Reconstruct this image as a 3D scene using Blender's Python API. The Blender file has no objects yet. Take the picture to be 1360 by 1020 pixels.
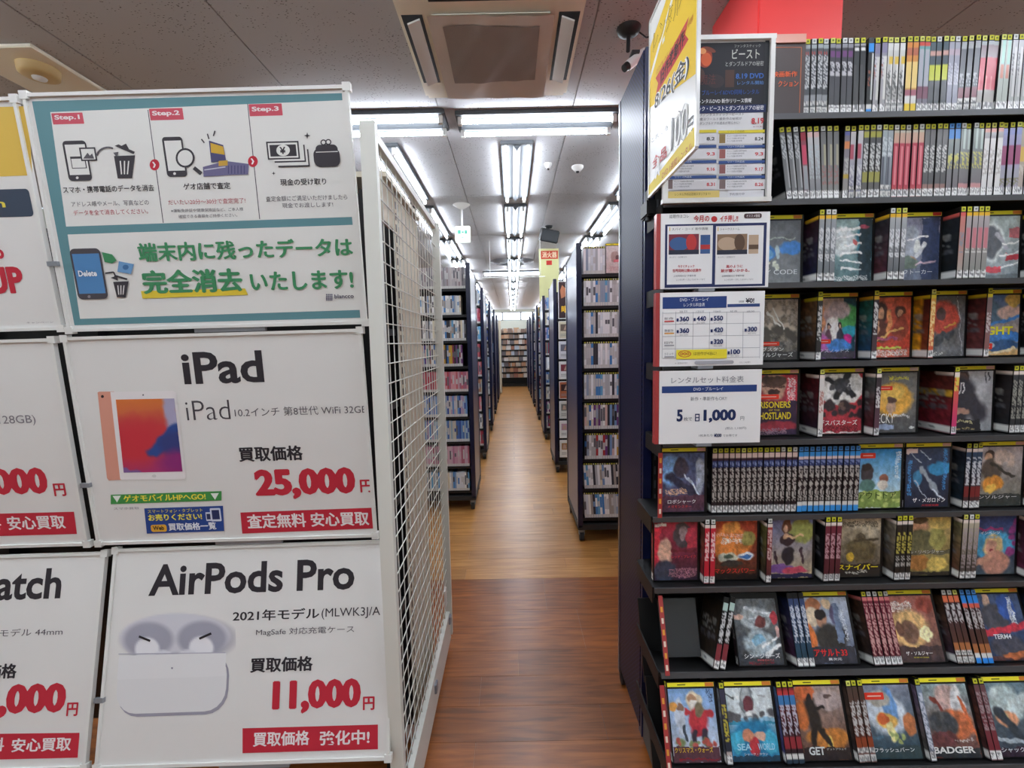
import bpy, bmesh, math, random
import numpy as np
from mathutils import Vector, Matrix
R = random.Random(7)
C = bpy.context.scene.collection
sc = bpy.context.scene
# ---------------------------------------------------------------- camera
F, CX, CY, CAMH = 600.0, 680.0, 510.0, 1.35
vy = np.array([0, 55, -F]); vy = vy/np.linalg.norm(vy)
u_ = np.array([-.02, 1, 0.]); vz = u_-u_.dot(vy)*vy; vz /= np.linalg.norm(vz)
vx = np.cross(vy, vz)
CM = np.array([vx, vy, vz]); CP = np.array([0, 0, CAMH])
cam_data = bpy.data.cameras.new('camera'); cam = bpy.data.objects.new('camera', cam_data); C.objects.link(cam)
cam_data.sensor_width = 36; cam_data.lens = 36*F/1360; cam_data.clip_start = .05; cam_data.clip_end = 100
m4 = Matrix(((*CM[0], 0), (*CM[1], 0), (*CM[2], CAMH), (0, 0, 0, 1)))
cam.matrix_world = m4; sc.camera = cam
# ---------------------------------------------------------------- world and exposure
w = bpy.data.worlds.new('world'); sc.world = w; w.use_nodes = True
w.node_tree.nodes['Background'].inputs[0].default_value = (.75, .85, 1, 1)
w.node_tree.nodes['Background'].inputs[1].default_value = 1.0
sc.view_settings.view_transform = 'Standard'; sc.view_settings.look = 'None'
sc.view_settings.gamma = 1; sc.view_settings.use_curve_mapping = False
sc.view_settings.exposure = 1.45
sc.cycles.use_denoising = True
sc.cycles.max_bounces = 6; sc.cycles.diffuse_bounces = 4
TUBE = 16.0      # strength of a fluorescent tube in the ceiling
CEIL = 2.94

# ---------------------------------------------------------------- helpers: measuring
def ray(px, py): return CM@np.array([px-CX, -(py-CY), -F])
def P(px, py, X=None, Y=None, Z=None, zc=None):
    """the world point seen at a photo pixel on a plane X=, Y=, Z= or at a depth zc"""
    d = ray(px, py)
    t = X/d[0] if X is not None else Y/d[1] if Y is not None else (Z-CAMH)/d[2] if Z is not None else zc/F
    return CP+d*t
def lin(c):
    if isinstance(c, str): c = tuple(int(c.lstrip('#')[i:i+2], 16)/255 for i in (0, 2, 4))
    a = np.asarray(c, float)
    return np.where(a <= .04045, a/12.92, ((a+.055)/1.055)**2.4)
def hx(c): return np.array([int(c[i:i+2], 16)/255 for i in (0, 2, 4)])

# ---------------------------------------------------------------- helpers: materials
MATS = {}
def mat(name, col, rough=.5, metal=0, coat=0, emit=0, bump=None, spec=.5, noise=None, ecol=None):
    if name in MATS: return MATS[name]
    m = bpy.data.materials.new(name); m.use_nodes = True; n = m.node_tree; b = n.nodes['Principled BSDF']
    c = (*lin(col), 1)
    b.inputs['Base Color'].default_value = c; b.inputs['Roughness'].default_value = rough
    b.inputs['Metallic'].default_value = metal; b.inputs['Coat Weight'].default_value = coat
    b.inputs['Coat Roughness'].default_value = .12; b.inputs['Specular IOR Level'].default_value = spec
    if emit:
        b.inputs['Emission Color'].default_value = (*lin(ecol or col), 1); b.inputs['Emission Strength'].default_value = emit
    if noise or bump:
        tc = n.nodes.new('ShaderNodeTexCoord'); nt = n.nodes.new('ShaderNodeTexNoise')
        nt.inputs['Scale'].default_value = (noise or bump)[0]; nt.inputs['Detail'].default_value = 4
        n.links.new(tc.outputs['Object'], nt.inputs['Vector'])
        if noise:
            mx = n.nodes.new('ShaderNodeMix'); mx.data_type = 'RGBA'
            mx.inputs['A'].default_value = c; mx.inputs['B'].default_value = (*(lin(col)*(1-noise[1])), 1)
            n.links.new(nt.outputs['Fac'], mx.inputs['Factor']); n.links.new(mx.outputs['Result'], b.inputs['Base Color'])
        if bump:
            bp = n.nodes.new('ShaderNodeBump'); bp.inputs['Strength'].default_value = bump[1]; bp.inputs['Distance'].default_value = .002
            n.links.new(nt.outputs['Fac'], bp.inputs['Height']); n.links.new(bp.outputs['Normal'], b.inputs['Normal'])
    MATS[name] = m; return m
def print_mat(name, rough, coat, crough=.1):
    m = bpy.data.materials.new(name); m.use_nodes = True; n = m.node_tree; b = n.nodes['Principled BSDF']
    a = n.nodes.new('ShaderNodeAttribute'); a.attribute_name = 'Col'
    n.links.new(a.outputs['Color'], b.inputs['Base Color'])
    b.inputs['Roughness'].default_value = rough; b.inputs['Coat Weight'].default_value = coat; b.inputs['Coat Roughness'].default_value = crough; b.inputs['Specular IOR Level'].default_value = .3
    if coat > .3:      # plastic film wrinkles a little
        tc = n.nodes.new('ShaderNodeTexCoord'); nt = n.nodes.new('ShaderNodeTexNoise'); nt.inputs['Scale'].default_value = 22
        n.links.new(tc.outputs['Object'], nt.inputs['Vector'])
        bp = n.nodes.new('ShaderNodeBump'); bp.inputs['Strength'].default_value = .25; bp.inputs['Distance'].default_value = .004
        n.links.new(nt.outputs['Fac'], bp.inputs['Height']); n.links.new(bp.outputs['Normal'], b.inputs['Coat Normal'])
    return m
PAPER = print_mat('printed_paper', .6, .06, .3)
SLEEVE = print_mat('printed_sleeve', .5, .38, .14)
M_BLACK = mat('black_plastic', '08080a', .4)
M_BLACKM = mat('black_metal', '070708', .5, 0)
M_SHELF = mat('shelf_edge_grey', '505052', .4, .3)
M_NAVY = mat('navy_paint', '141a38', .3, .0, .5)
M_WHITE = mat('white_paint', 'd9dad2', .45)
M_WHITEPL = mat('white_plastic', 'e0e0dc', .4)
M_BEIGE = mat('beige_metal', 'cdc3ae', .5)
M_CREAM = mat('cream_plastic', 'f4eedc', .45)
M_GREY = mat('grey_metal', '8e9298', .4, .3)
M_DARK = mat('dark_plastic', '26282a', .5)
M_RUB = mat('caster_rubber', '18181a', .6)
M_TUBE = mat('fluorescent_tube', 'ffffff', .5, emit=TUBE, ecol='eef5ff')

# ---------------------------------------------------------------- helpers: meshes
def link(name, me, parent=None, m=None, loc=None):
    o = bpy.data.objects.new(name, me); C.objects.link(o)
    if m is not None and not me.materials: me.materials.append(m)
    if parent is not None: o.parent = parent
    if loc is not None: o.location = loc
    return o
def tag(o, label=None, cat=None, group=None, kind=None):
    if label: o['label'] = label
    if cat: o['category'] = cat
    if group: o['group'] = group
    if kind: o['kind'] = kind
    return o
def empty(name, loc=(0, 0, 0), rz=0): 
    o = bpy.data.objects.new(name, None); C.objects.link(o); o.location = loc; o.rotation_euler.z = rz; o.empty_display_size = .05
    return o
class MB:
    """collects shapes as one mesh"""
    def __init__(s): s.v = []; s.f = []; s.c = []; s.smooth = []
    def add(s, v, f, c=None, sm=False):
        k = len(s.v); s.v += [tuple(map(float, p)) for p in v]; s.f += [tuple(i+k for i in q) for q in f]
        s.c += [c]*len(f); s.smooth += [sm]*len(f); return s
    def box(s, a, b, c=None, M=None):
        x0, y0, z0 = a; x1, y1, z1 = b
        v = [(x0, y0, z0), (x1, y0, z0), (x1, y1, z0), (x0, y1, z0), (x0, y0, z1), (x1, y0, z1), (x1, y1, z1), (x0, y1, z1)]
        if M: v = [M@Vector(p) for p in v]
        return s.add(v, [(0, 3, 2, 1), (4, 5, 6, 7), (0, 1, 5, 4), (1, 2, 6, 5), (2, 3, 7, 6), (3, 0, 4, 7)], c)
    def bbox(s, a, b, r=.003, c=None):
        """box with chamfered edges"""
        bm = bmesh.new(); bmesh.ops.create_cube(bm, size=1)
        for v in bm.verts: v.co = Vector([a[i]+(v.co[i]+.5)*(b[i]-a[i]) for i in range(3)])
        bmesh.ops.bevel(bm, geom=bm.edges[:], offset=r, segments=2, affect='EDGES')
        bm.verts.index_update()
        s.add([v.co[:] for v in bm.verts], [[v.index for v in f.verts] for f in bm.faces], c); bm.free(); return s
    def tube(s, p, q, r, n=10, c=None, r2=None, caps=True):
        p, q = Vector(p), Vector(q); d = (q-p).normalized(); a = d.orthogonal().normalized(); b = d.cross(a); r2 = r if r2 is None else r2
        v = [p+(a*math.cos(t)+b*math.sin(t))*r for t in [2*math.pi*i/n for i in range(n)]]
        v += [q+(a*math.cos(t)+b*math.sin(t))*r2 for t in [2*math.pi*i/n for i in range(n)]]
        s.add(v, [(i, (i+1) % n, n+(i+1) % n, n+i) for i in range(n)], c, True)
        if caps: s.add(v, [tuple(range(n))[::-1], tuple(range(n, 2*n))], c)
        return s
    def lathe(s, prof, cen=(0, 0, 0), n=24, c=None):
        v = []; f = []; k = len(prof)
        for i in range(n):
            t = 2*math.pi*i/n
            v += [(cen[0]+r*math.cos(t), cen[1]+r*math.sin(t), cen[2]+z) for r, z in prof]
        for i in range(n):
            j = (i+1) % n
            f += [(i*k+a, j*k+a, j*k+a+1, i*k+a+1) for a in range(k-1)]
        return s.add(v, f, c, True)
    def mesh(s, name):
        me = bpy.data.meshes.new(name); me.from_pydata(s.v, [], s.f); me.polygons.foreach_set('use_smooth', s.smooth)
        if any(c is not None for c in s.c):
            at = me.color_attributes.new('Col', 'FLOAT_COLOR', 'CORNER')
            arr = np.ones((len(me.loops), 4), np.float32); i = 0
            for p, c in zip(me.polygons, s.c):
                n = p.loop_total; arr[i:i+n, :3] = lin(c) if c is not None else 0; i += n
            at.data.foreach_set('color', arr.ravel())
        me.update(); return me
    def build(s, name, m, parent=None, loc=None): return link(name, s.mesh(name), parent, m, loc)
def copy_tree(o, parent=None, skip=()):
    c = o.copy(); C.objects.link(c); c.parent = parent
    for ch in o.children:
        copy_tree(ch, c)
    return c

# ---------------------------------------------------------------- helpers: lettering
TX = {}
def text_mesh(s, bold=0.0):
    k = (s, bold)
    if k in TX: return TX[k]
    off = min(bold, .005) if any(ord(ch) > 0x2000 for ch in s) else min(bold, .03)
    cu = bpy.data.curves.new('t', 'FONT'); cu.body = s; cu.size = 1; cu.resolution_u = 3; cu.offset = off; cu.fill_mode = 'BOTH'
    o = bpy.data.objects.new('t', cu); C.objects.link(o)
    dg = bpy.context.evaluated_depsgraph_get(); me = o.evaluated_get(dg).to_mesh()
    v = np.array([p.co[:2] for p in me.vertices]) if len(me.vertices) else np.zeros((1, 2))
    f = [tuple(p.vertices) for p in me.polygons]
    o.evaluated_get(dg).to_mesh_clear(); C.objects.unlink(o); bpy.data.objects.remove(o); bpy.data.curves.remove(cu)
    ex = bold-off
    if ex > .004 and f:      # heavier strokes: the same glyphs laid down again a hair to each side
        n0 = len(v); sh = [(-ex, 0), (ex, 0), (0, ex*.6), (0, -ex*.6)]
        zs = np.repeat(np.arange(5), n0); v = np.vstack([v]+[v+np.array(q) for q in sh]); f = f+[tuple(i+n0*(k_+1) for i in p) for k_ in range(4) for p in f]
    else: zs = np.zeros(len(v))
    lo, hi = v.min(0), v.max(0); v = (v-lo)/np.maximum(hi-lo, 1e-6)
    v = np.column_stack([v, zs]); TX[k] = (v, f); return TX[k]
class Sheet:
    """a flat printed thing: local frame O (lower left), U right, V up, N towards the viewer; places given in photo pixels or metres"""
    def __init__(s, O, U, V):
        s.O = np.array(O, float); s.w = np.linalg.norm(U); s.h = np.linalg.norm(V)
        s.U = np.array(U)/s.w; s.V = np.array(V)/s.h; s.V = s.V-s.U*s.V.dot(s.U); s.V /= np.linalg.norm(s.V)
        s.N = np.cross(s.U, s.V); s.L = {}; s.z = {}; s.k = 0
    def uv(s, px, py):
        d = ray(px, py); t = (s.O-CP).dot(s.N)/d.dot(s.N); q = CP+d*t-s.O
        return np.array([q.dot(s.U), q.dot(s.V)])
    def W(s, p, h): return s.O+s.U*p[0]+s.V*p[1]+s.N*h
    def mb(s, part): return s.L.setdefault(part, MB())
    def poly(s, pts, c, part='printed_graphics', px=True, lift=None):
        s.k += 1; h = .0004+s.k*.00001 if lift is None else lift
        q = [s.uv(*p) if px else p for p in pts]
        a = sum(q[i-1][0]*q[i][1]-q[i][0]*q[i-1][1] for i in range(len(q)))
        if a < 0: q = q[::-1]
        s.mb(part).add([s.W(p, h) for p in q], [tuple(range(len(q)))], c)
    def rect(s, x0, y0, x1, y1, c, part='printed_graphics', px=True, r=0):
        if px:
            xm, ym = (x0+x1)/2, (y0+y1)/2
            a = (s.uv(x0, ym)[0], s.uv(xm, y1)[1]); b = (s.uv(x1, ym)[0], s.uv(xm, y0)[1])
        else: a, b = (x0, y0), (x1, y1)
        if r: 
            pts = []
            rr = r*min(abs(b[0]-a[0]), abs(b[1]-a[1]))
            for (cx_, cy_, t0) in ((b[0]-rr, b[1]-rr, 0), (a[0]+rr, b[1]-rr, 1), (a[0]+rr, a[1]+rr, 2), (b[0]-rr, a[1]+rr, 3)):
                for i in range(6):
                    t = (t0+i/5)*math.pi/2; pts.append((cx_+rr*math.cos(t), cy_+rr*math.sin(t)))
        else: pts = [(a[0], a[1]), (b[0], a[1]), (b[0], b[1]), (a[0], b[1])]
        s.poly(pts, c, part, False)
    def ell(s, x, y, rx, ry, c, part='printed_graphics', n=24, rot=0):
        ct, st = math.cos(rot), math.sin(rot)
        s.poly([(x+rx*math.cos(t)*ct-ry*math.sin(t)*st, y+rx*math.cos(t)*st+ry*math.sin(t)*ct) for t in [2*math.pi*i/n for i in range(n)]], c, part)
    def line(s, x0, y0, x1, y1, w, c, part='printed_graphics'):
        d = math.hypot(x1-x0, y1-y0) or 1; nx, ny = -(y1-y0)/d*w/2, (x1-x0)/d*w/2
        s.poly([(x0+nx, y0+ny), (x1+nx, y1+ny), (x1-nx, y1-ny), (x0-nx, y0-ny)], c, part)
    def text(s, t, x0, yb, x1, h, c, bold=0.0, part='lettering', up=None, px=True, rot=0, outline=None):
        """string fitted in a box: left x0, base line yb, right x1, height h (pixels of the photo, or metres with px=False)"""
        if part == 'lettering' and px: part = 'large_lettering#%d' % s.k if h >= 12 else 'lettering'
        if outline: s.text(t, x0-.3, yb+.3, x1+.3, h+.6, outline, bold+.07, part, up, px, rot)
        v, f = text_mesh(t, bold); s.k += 1
        hh = .0006+s.k*.00001
        if px:
            a = s.uv(x0, yb); r_ = s.uv(x1, yb); tp = s.uv(x0, yb-h); W_, H_ = r_[0]-a[0], tp[1]-a[1]
        else: a = np.array([x0, yb]); W_, H_ = x1-x0, h
        ct, st = math.cos(rot), math.sin(rot)
        q = [a+np.array([ct*p[0]*W_-st*p[1]*H_, st*p[0]*W_+ct*p[1]*H_]) for p in v]
        s.mb(part).add([s.W(p, hh+z_[2]*.00003) for p, z_ in zip(q, v)], f, c); s.k += 12 if len(v) and v[:, 2].max() > 0 else 0
    def board(s, name, m, parent, th=.004, grow=0, part=None):
        mb = MB(); g = grow
        v = [s.W((-g, -g), 0), s.W((s.w+g, -g), 0), s.W((s.w+g, s.h+g), 0), s.W((-g, s.h+g), 0)]
        v += [s.W((-g, -g), -th), s.W((s.w+g, -g), -th), s.W((s.w+g, s.h+g), -th), s.W((-g, s.h+g), -th)]
        mb.add(v, [(0, 1, 2, 3), (7, 6, 5, 4), (4, 5, 1, 0), (5, 6, 2, 1), (6, 7, 3, 2), (7, 4, 0, 3)])
        return mb.build(name, m, parent)
    def bar(s, a, b, wd, h0, h1, mb):
        """a raised bar in the sheet's plane from a to b (metres)"""
        a = np.array(a, float); b = np.array(b, float); d = (b-a)/np.linalg.norm(b-a); n = np.array([-d[1], d[0]])*wd/2
        p = [a-n, b-n, b+n, a+n]; v = [s.W(q, h0) for q in p]+[s.W(q, h1) for q in p]
        mb.add(v, [(0, 3, 2, 1), (4, 5, 6, 7), (0, 1, 5, 4), (1, 2, 6, 5), (2, 3, 7, 6), (3, 0, 4, 7)])
    def flush(s, parent, m=None):
        for k, mb in s.L.items():
            if mb.f:
                o = mb.build(k.split('#')[0], m or PAPER, parent)
                if k in ('lettering', 'printed_graphics'): o['kind'] = 'stuff'
        s.L = {}

# ================================================================= THE ROOM
XL, XR, YB, YF = -5.2, 7.0, -3.0, 22.0
FL = MB(); FL.box((XL, YB, -.1), (XR, YF, -.004))
m = bpy.data.materials.new('oak_floor'); m.use_nodes = True; n = m.node_tree; b = n.nodes['Principled BSDF']
def wood_nodes(m, c0, c1, sc_, rough):
    n = m.node_tree; b = n.nodes['Principled BSDF']
    tc = n.nodes.new('ShaderNodeTexCoord'); mp = n.nodes.new('ShaderNodeMapping'); mp.inputs['Scale'].default_value = sc_
    geo = n.nodes.new('ShaderNodeNewGeometry')
    nt = n.nodes.new('ShaderNodeTexNoise'); nt.inputs['Scale'].default_value = 3; nt.inputs['Detail'].default_value = 8; nt.inputs['Distortion'].default_value = .8
    n.links.new(geo.outputs['Position'], mp.inputs['Vector']); n.links.new(mp.outputs['Vector'], nt.inputs['Vector'])
    cr = n.nodes.new('ShaderNodeValToRGB'); cr.color_ramp.elements[0].position = .3; cr.color_ramp.elements[1].position = .75
    cr.color_ramp.elements[0].color = (*lin(c0), 1); cr.color_ramp.elements[1].color = (*lin(c1), 1)
    n.links.new(nt.outputs['Fac'], cr.inputs['Fac'])
    oi = n.nodes.new('ShaderNodeObjectInfo'); hs = n.nodes.new('ShaderNodeHueSaturation')
    mr = n.nodes.new('ShaderNodeMapRange'); mr.inputs['To Min'].default_value = .86; mr.inputs['To Max'].default_value = 1.14
    n.links.new(oi.outputs['Random'], mr.inputs['Value']); n.links.new(mr.outputs['Result'], hs.inputs['Value'])
    n.links.new(cr.outputs['Color'], hs.inputs['Color'])
    b.inputs['Roughness'].default_value = rough; b.inputs['Coat Weight'].default_value = .06; b.inputs['Coat Roughness'].default_value = .15
    b.inputs['Specular IOR Level'].default_value = .45
    return n, b, hs
n, b, hs = wood_nodes(m, 'a06a32', 'c89456', (1.2, 14, 1), .33)
bk = n.nodes.new('ShaderNodeTexBrick'); bk.inputs['Scale'].default_value = 1; bk.inputs['Brick Width'].default_value = .9; bk.inputs['Row Height'].default_value = .12
bk.inputs['Mortar Size'].default_value = .003; bk.inputs['Color1'].default_value = (.85, .85, .85, 1); bk.inputs['Color2'].default_value = (1.08, 1.08, 1.08, 1); bk.inputs['Mortar'].default_value = (.55, .5, .45, 1)
geo = n.nodes.new('ShaderNodeNewGeometry'); n.links.new(geo.outputs['Position'], bk.inputs['Vector'])
mx = n.nodes.new('ShaderNodeMix'); mx.data_type = 'RGBA'; mx.blend_type = 'MULTIPLY'; mx.inputs['Factor'].default_value = 1
n.links.new(hs.outputs['Color'], mx.inputs['A']); n.links.new(bk.outputs['Color'], mx.inputs['B']); n.links.new(mx.outputs['Result'], b.inputs['Base Color'])
floor = tag(FL.build('floor', m), kind='structure')
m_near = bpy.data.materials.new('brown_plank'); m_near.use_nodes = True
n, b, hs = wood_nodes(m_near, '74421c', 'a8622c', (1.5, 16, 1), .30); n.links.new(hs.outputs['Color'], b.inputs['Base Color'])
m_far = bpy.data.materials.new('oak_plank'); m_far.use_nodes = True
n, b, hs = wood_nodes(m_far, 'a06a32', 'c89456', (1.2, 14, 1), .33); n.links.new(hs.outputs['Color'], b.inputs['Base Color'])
BND = 2.483
pl = {}
def plank(x0, x1, y0, y1, mm):
    k = (round(x1-x0, 3), round(y1-y0, 3), mm.name)
    if k not in pl:
        pl[k] = MB().bbox((0, 0, -.008), (x1-x0-.0007, y1-y0-.0007, 0), .0003).mesh('plank'); pl[k].materials.append(mm)
    link('plank', pl[k], floor, None, (x0, y0, 0))
def planks(ya, yb, wd, ln, mm, xa, xb):
    ny = round((yb-ya)/wd); 
    for i in range(ny):
        y0 = ya+(yb-ya)*i/ny; y1 = ya+(yb-ya)*(i+1)/ny; x = xa-R.choice([0, .3, .6, .15, .45])*ln/.9
        while x < xb:
            x1 = x+ln; a, c_ = max(x, xa), min(x1, xb)
            if c_-a > .05: plank(round(a, 2), round(c_, 2), round(y0, 3), round(y1, 3), mm)
            x = x1
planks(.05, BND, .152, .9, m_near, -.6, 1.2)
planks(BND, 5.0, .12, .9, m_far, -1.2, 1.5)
# the near floor outside the planked strip is brown too
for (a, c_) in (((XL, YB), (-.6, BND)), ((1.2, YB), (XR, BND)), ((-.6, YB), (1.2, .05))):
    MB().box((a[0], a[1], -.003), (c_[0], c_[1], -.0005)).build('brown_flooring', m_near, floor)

# ceiling: speckled acoustic panels
mc = bpy.data.materials.new('acoustic_panel'); mc.use_nodes = True; n = mc.node_tree; b = n.nodes['Principled BSDF']
geo = n.nodes.new('ShaderNodeNewGeometry')
mp = n.nodes.new('ShaderNodeMapping'); mp.inputs['Scale'].default_value = (46, 95, 46); mp.inputs['Rotation'].default_value = (0, 0, .5)
vo = n.nodes.new('ShaderNodeTexVoronoi'); vo.inputs['Scale'].default_value = 1; vo.inputs['Randomness'].default_value = 1
n.links.new(geo.outputs['Position'], mp.inputs['Vector']); n.links.new(mp.outputs['Vector'], vo.inputs['Vector'])
cr = n.nodes.new('ShaderNodeValToRGB'); e = cr.color_ramp.elements
e[0].position = .14; e[0].color = (*lin('4a4440'), 1); e[1].position = .24; e[1].color = (1, 1, 1, 1)
n.links.new(vo.outputs['Distance'], cr.inputs['Fac'])
nz = n.nodes.new('ShaderNodeTexNoise'); nz.inputs['Scale'].default_value = 9; n.links.new(geo.outputs['Position'], nz.inputs['Vector'])
gt = n.nodes.new('ShaderNodeMapRange'); gt.inputs['From Min'].default_value = .47; gt.inputs['From Max'].default_value = .52
n.links.new(nz.outputs['Fac'], gt.inputs['Value'])
mg = n.nodes.new('ShaderNodeMix'); mg.data_type = 'RGBA'; mg.inputs['A'].default_value = (1, 1, 1, 1)
n.links.new(gt.outputs['Result'], mg.inputs['Factor']); n.links.new(cr.outputs['Color'], mg.inputs['B'])
mu = n.nodes.new('ShaderNodeMix'); mu.data_type = 'RGBA'; mu.blend_type = 'MULTIPLY'; mu.inputs['Factor'].default_value = 1
mu.inputs['A'].default_value = (*lin('bebfc2'), 1); n.links.new(mg.outputs['Result'], mu.inputs['B']); n.links.new(mu.outputs['Result'], b.inputs['Base Color'])
b.inputs['Roughness'].default_value = .9
ceiling = tag(MB().box((XL, YB, CEIL+.012), (XR, YF, CEIL+.1)).build('ceiling', mc), kind='structure')
pm = MB().bbox((.003, .003, 0), (.907, 1.817, .012), .002).mesh('ceiling_panel'); pm.materials.append(mc)
for i in range(13):
    for j in range(14):
        link('ceiling_panel', pm, ceiling, None, (-1.375-.91*4+.91*i, 3.228-1.82*3+1.82*j, CEIL))
M_WALL = mat('wall_paint', 'cfd6cc', .7, noise=(2, .05))
tag(MB().box((XL-.1, YB, 0), (XL, YF, CEIL)).build('wall_left', M_WALL), kind='structure')
tag(MB().box((XR, YB, 0), (XR+.1, YF, CEIL)).build('wall_right', M_WALL), kind='structure')
tag(MB().box((XL, YB-.1, 0), (XR, YB, CEIL)).build('wall_back', M_WALL), kind='structure')
# far wall with a strip of high windows
mw = MB(); z0, z1 = 2.42, 2.82
mw.box((XL, YF, 0), (XR, YF+.15, z0)); mw.box((XL, YF, z1), (XR, YF+.15, CEIL))
xs = [XL, -4.2, -3, -1.8, -.6, .65, 1.2, 2.4, 3.6, 4.8, XR]
mw.box((XL, YF, z0), (-4.0, YF+.15, z1)); mw.box((4.9, YF, z0), (XR, YF+.15, z1))
wf = tag(mw.build('wall_far', M_WALL), kind='structure')
M_WIN = mat('daylight_glass', 'e8f2ff', .3, emit=2.2)
k = 1
for x in np.arange(-4.0, 4.8, .89):
    wn = tag(MB().box((x+.03, YF+.06, z0+.03), (x+.86, YF+.08, z1-.03)).build('window_%d' % k, M_WIN), kind='structure'); k += 1
    fr = MB()
    fr.box((x, YF+.02, z0), (x+.035, YF+.12, z1)); fr.box((x+.855, YF+.02, z0), (x+.89, YF+.12, z1)); fr.box((x, YF+.02, z0), (x+.89, YF+.12, z0+.035)); fr.box((x, YF+.02, z1-.035), (x+.89, YF+.12, z1))
    fr.build('window_frame', M_GREY, wn)
# red pillar behind the new-release shelf
a = P(1007, 25, Y=2.02); c_ = P(1120, 25, Y=2.02)
M_RED = mat('red_wrap', 'e0403e', .5)
tag(MB().bbox((a[0], 2.02, 0), (c_[0], 2.47, CEIL), .006).build('pillar', M_RED), 'red wrapped square pillar behind the new-release shelf', kind='structure')

# ---------------------------------------------------------------- fluorescent fixtures
M_HOUSE = mat('fixture_housing', '4a4e52', .6)
def fixture(x, y, L, cross=False, label='', group='twin-tube ceiling lights', gap=.18):
    t = empty('ceiling_light', (x, y, CEIL)); tag(t, label, 'ceiling light', group)
    if cross: t.rotation_euler.z = -math.pi/2
    MB().bbox((-gap/2-.04, 0, -.03), (gap/2+.04, L, -.001), .004).build('housing', M_HOUSE, t)
    v = [(-.03, .03, -.03), (.03, .03, -.03), (0, .03, -.07), (-.03, L-.03, -.03), (.03, L-.03, -.03), (0, L-.03, -.07)]
    MB().add(v, [(0, 1, 2), (5, 4, 3), (0, 3, 4, 1), (1, 4, 5, 2), (2, 5, 3, 0)]).build('reflector_ridge', M_HOUSE, t)
    for s in (-1, 1):
        MB().tube((s*gap/2, .04, -.06), (s*gap/2, L-.04, -.06), .0135, 10).build('fluorescent_tube', M_TUBE, t)
        for yy in (.015, L-.045): MB().bbox((s*gap/2-.014, yy, -.085), (s*gap/2+.014, yy+.03, -.03), .003).build('tube_socket', M_WHITEPL, t)
    return t
ORD = ['first', 'second', 'third', 'fourth', 'fifth', 'sixth', 'seventh', 'eighth', 'ninth', 'tenth', 'eleventh', 'twelfth', 'thirteenth', 'fourteenth', 'fifteenth', 'sixteenth', 'seventeenth',
       'eighteenth', 'nineteenth', 'twentieth', 'twenty-first', 'twenty-second', 'twenty-third', 'twenty-fourth', 'twenty-fifth', 'twenty-sixth', 'twenty-seventh', 'twenty-eighth', 'twenty-ninth', 'thirtieth'] + ['later']*30
for cx_, nm in ((.07, 'centre line above the aisle'), (-1.0, 'line left of the aisle'), (1.27, 'line right of the aisle')):
    for i in range(11):
        fixture(cx_, 3.72+i*1.64, 1.36, label='lit twin-tube ceiling light, %s one in the %s' % (ORD[i], nm))
fixture(-.36, 3.38, 1.13, True, 'crosswise twin-tube ceiling light between the cassette and the centre line of lights', gap=.19)
fixture(-1.56, 3.35, 1.13, True, 'crosswise twin-tube ceiling light left of the cassette, cut by the poster', gap=.19)
fixture(.83, 3.41, 1.13, True, 'crosswise twin-tube ceiling light hidden behind the perforated panel', gap=.19)
fixture(-.62, 10.3, 1.36, True, 'crosswise twin-tube ceiling light deep down the aisle', gap=.16)
for j, (x, y) in enumerate(((-1.9, -.6), (-.4, -.9), (1.2, -.9), (2.8, -.6), (-3.2, 1.0), (3.4, 1.2), (-1.2, -2.2), (1.8, -2.2), (-.9, .5), (.5, .5), (1.9, .3), (-2.4, .4), (-3.4, -1.6), (3.6, -1.4))):  # unseen ceiling lights; the later ones are added to brighten the foreground
    fixture(x, y, 1.36, label='twin-tube ceiling light out of the picture, %s of the unseen lights brightening the foreground' % ORD[j])
# ---------------------------------------------------------------- ceiling cassette
a = empty('air_conditioner', (-.07, 2.57, CEIL)); tag(a, 'cream ceiling air conditioner with grey filter cloth taped over its grille', 'air conditioner')
W2, D2 = .445, .47
MB().bbox((-W2, -D2, -.035), (W2, D2, -.001), .02).build('panel', M_CREAM, a)
M_GRILLE = mat('filter_cloth_grey', 'a09c9a', .9, bump=(120, .5)); M_CLOTH = mat('filter_tape_pale', 'dedad6', .85, bump=(25, .6))
MB().bbox((-.285, -.29, -.042), (.285, .31, -.034), .004).build('grille_frame', M_CREAM, a)
cl = MB()
N = 22
def cloth_z(x, y): return -.058-.006*math.sin(9*x+3)*math.sin(8*y)-.005*max(0, math.sin(31*x+17*y))
for (x0, x1, y0, y1, c_, nm, mm) in ((-.235, .235, -.235, .235, None, 'filter_cloth', M_GRILLE), (-.30, .30, -.30, .42, None, 'cloth_border', M_CLOTH)):
    v = [(x0+(x1-x0)*i/N, y0+(y1-y0)*j/N, cloth_z(x0+(x1-x0)*i/N, y0+(y1-y0)*j/N)+(-.004 if nm == 'filter_cloth' else .0)) for j in range(N+1) for i in range(N+1)]
    f = [(j*(N+1)+i, (j+1)*(N+1)+i, (j+1)*(N+1)+i+1, j*(N+1)+i+1) for j in range(N) for i in range(N)]
    q = MB(); q.add(v, f, None, True); q.build(nm, mm, a)
for s in (-1, 1):
    MB().box((s*.375-.05, -.28, -.0362), (s*.375+.05, .28, -.034)).build('vent_slot', M_BLACK, a)
    q = MB(); q.box((-.032, -.26, -.004), (.032, .26, .004), M=Matrix.Translation((s*.37, 0, -.052))@Matrix.Rotation(s*.35, 4, 'Y')); q.build('vent_flap', M_WHITEPL, a)
for yy in (-.4,):
    MB().box((-.28, yy-.04, -.0362), (.28, yy+.04, -.034)).build('vent_slot', M_BLACK, a)
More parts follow.
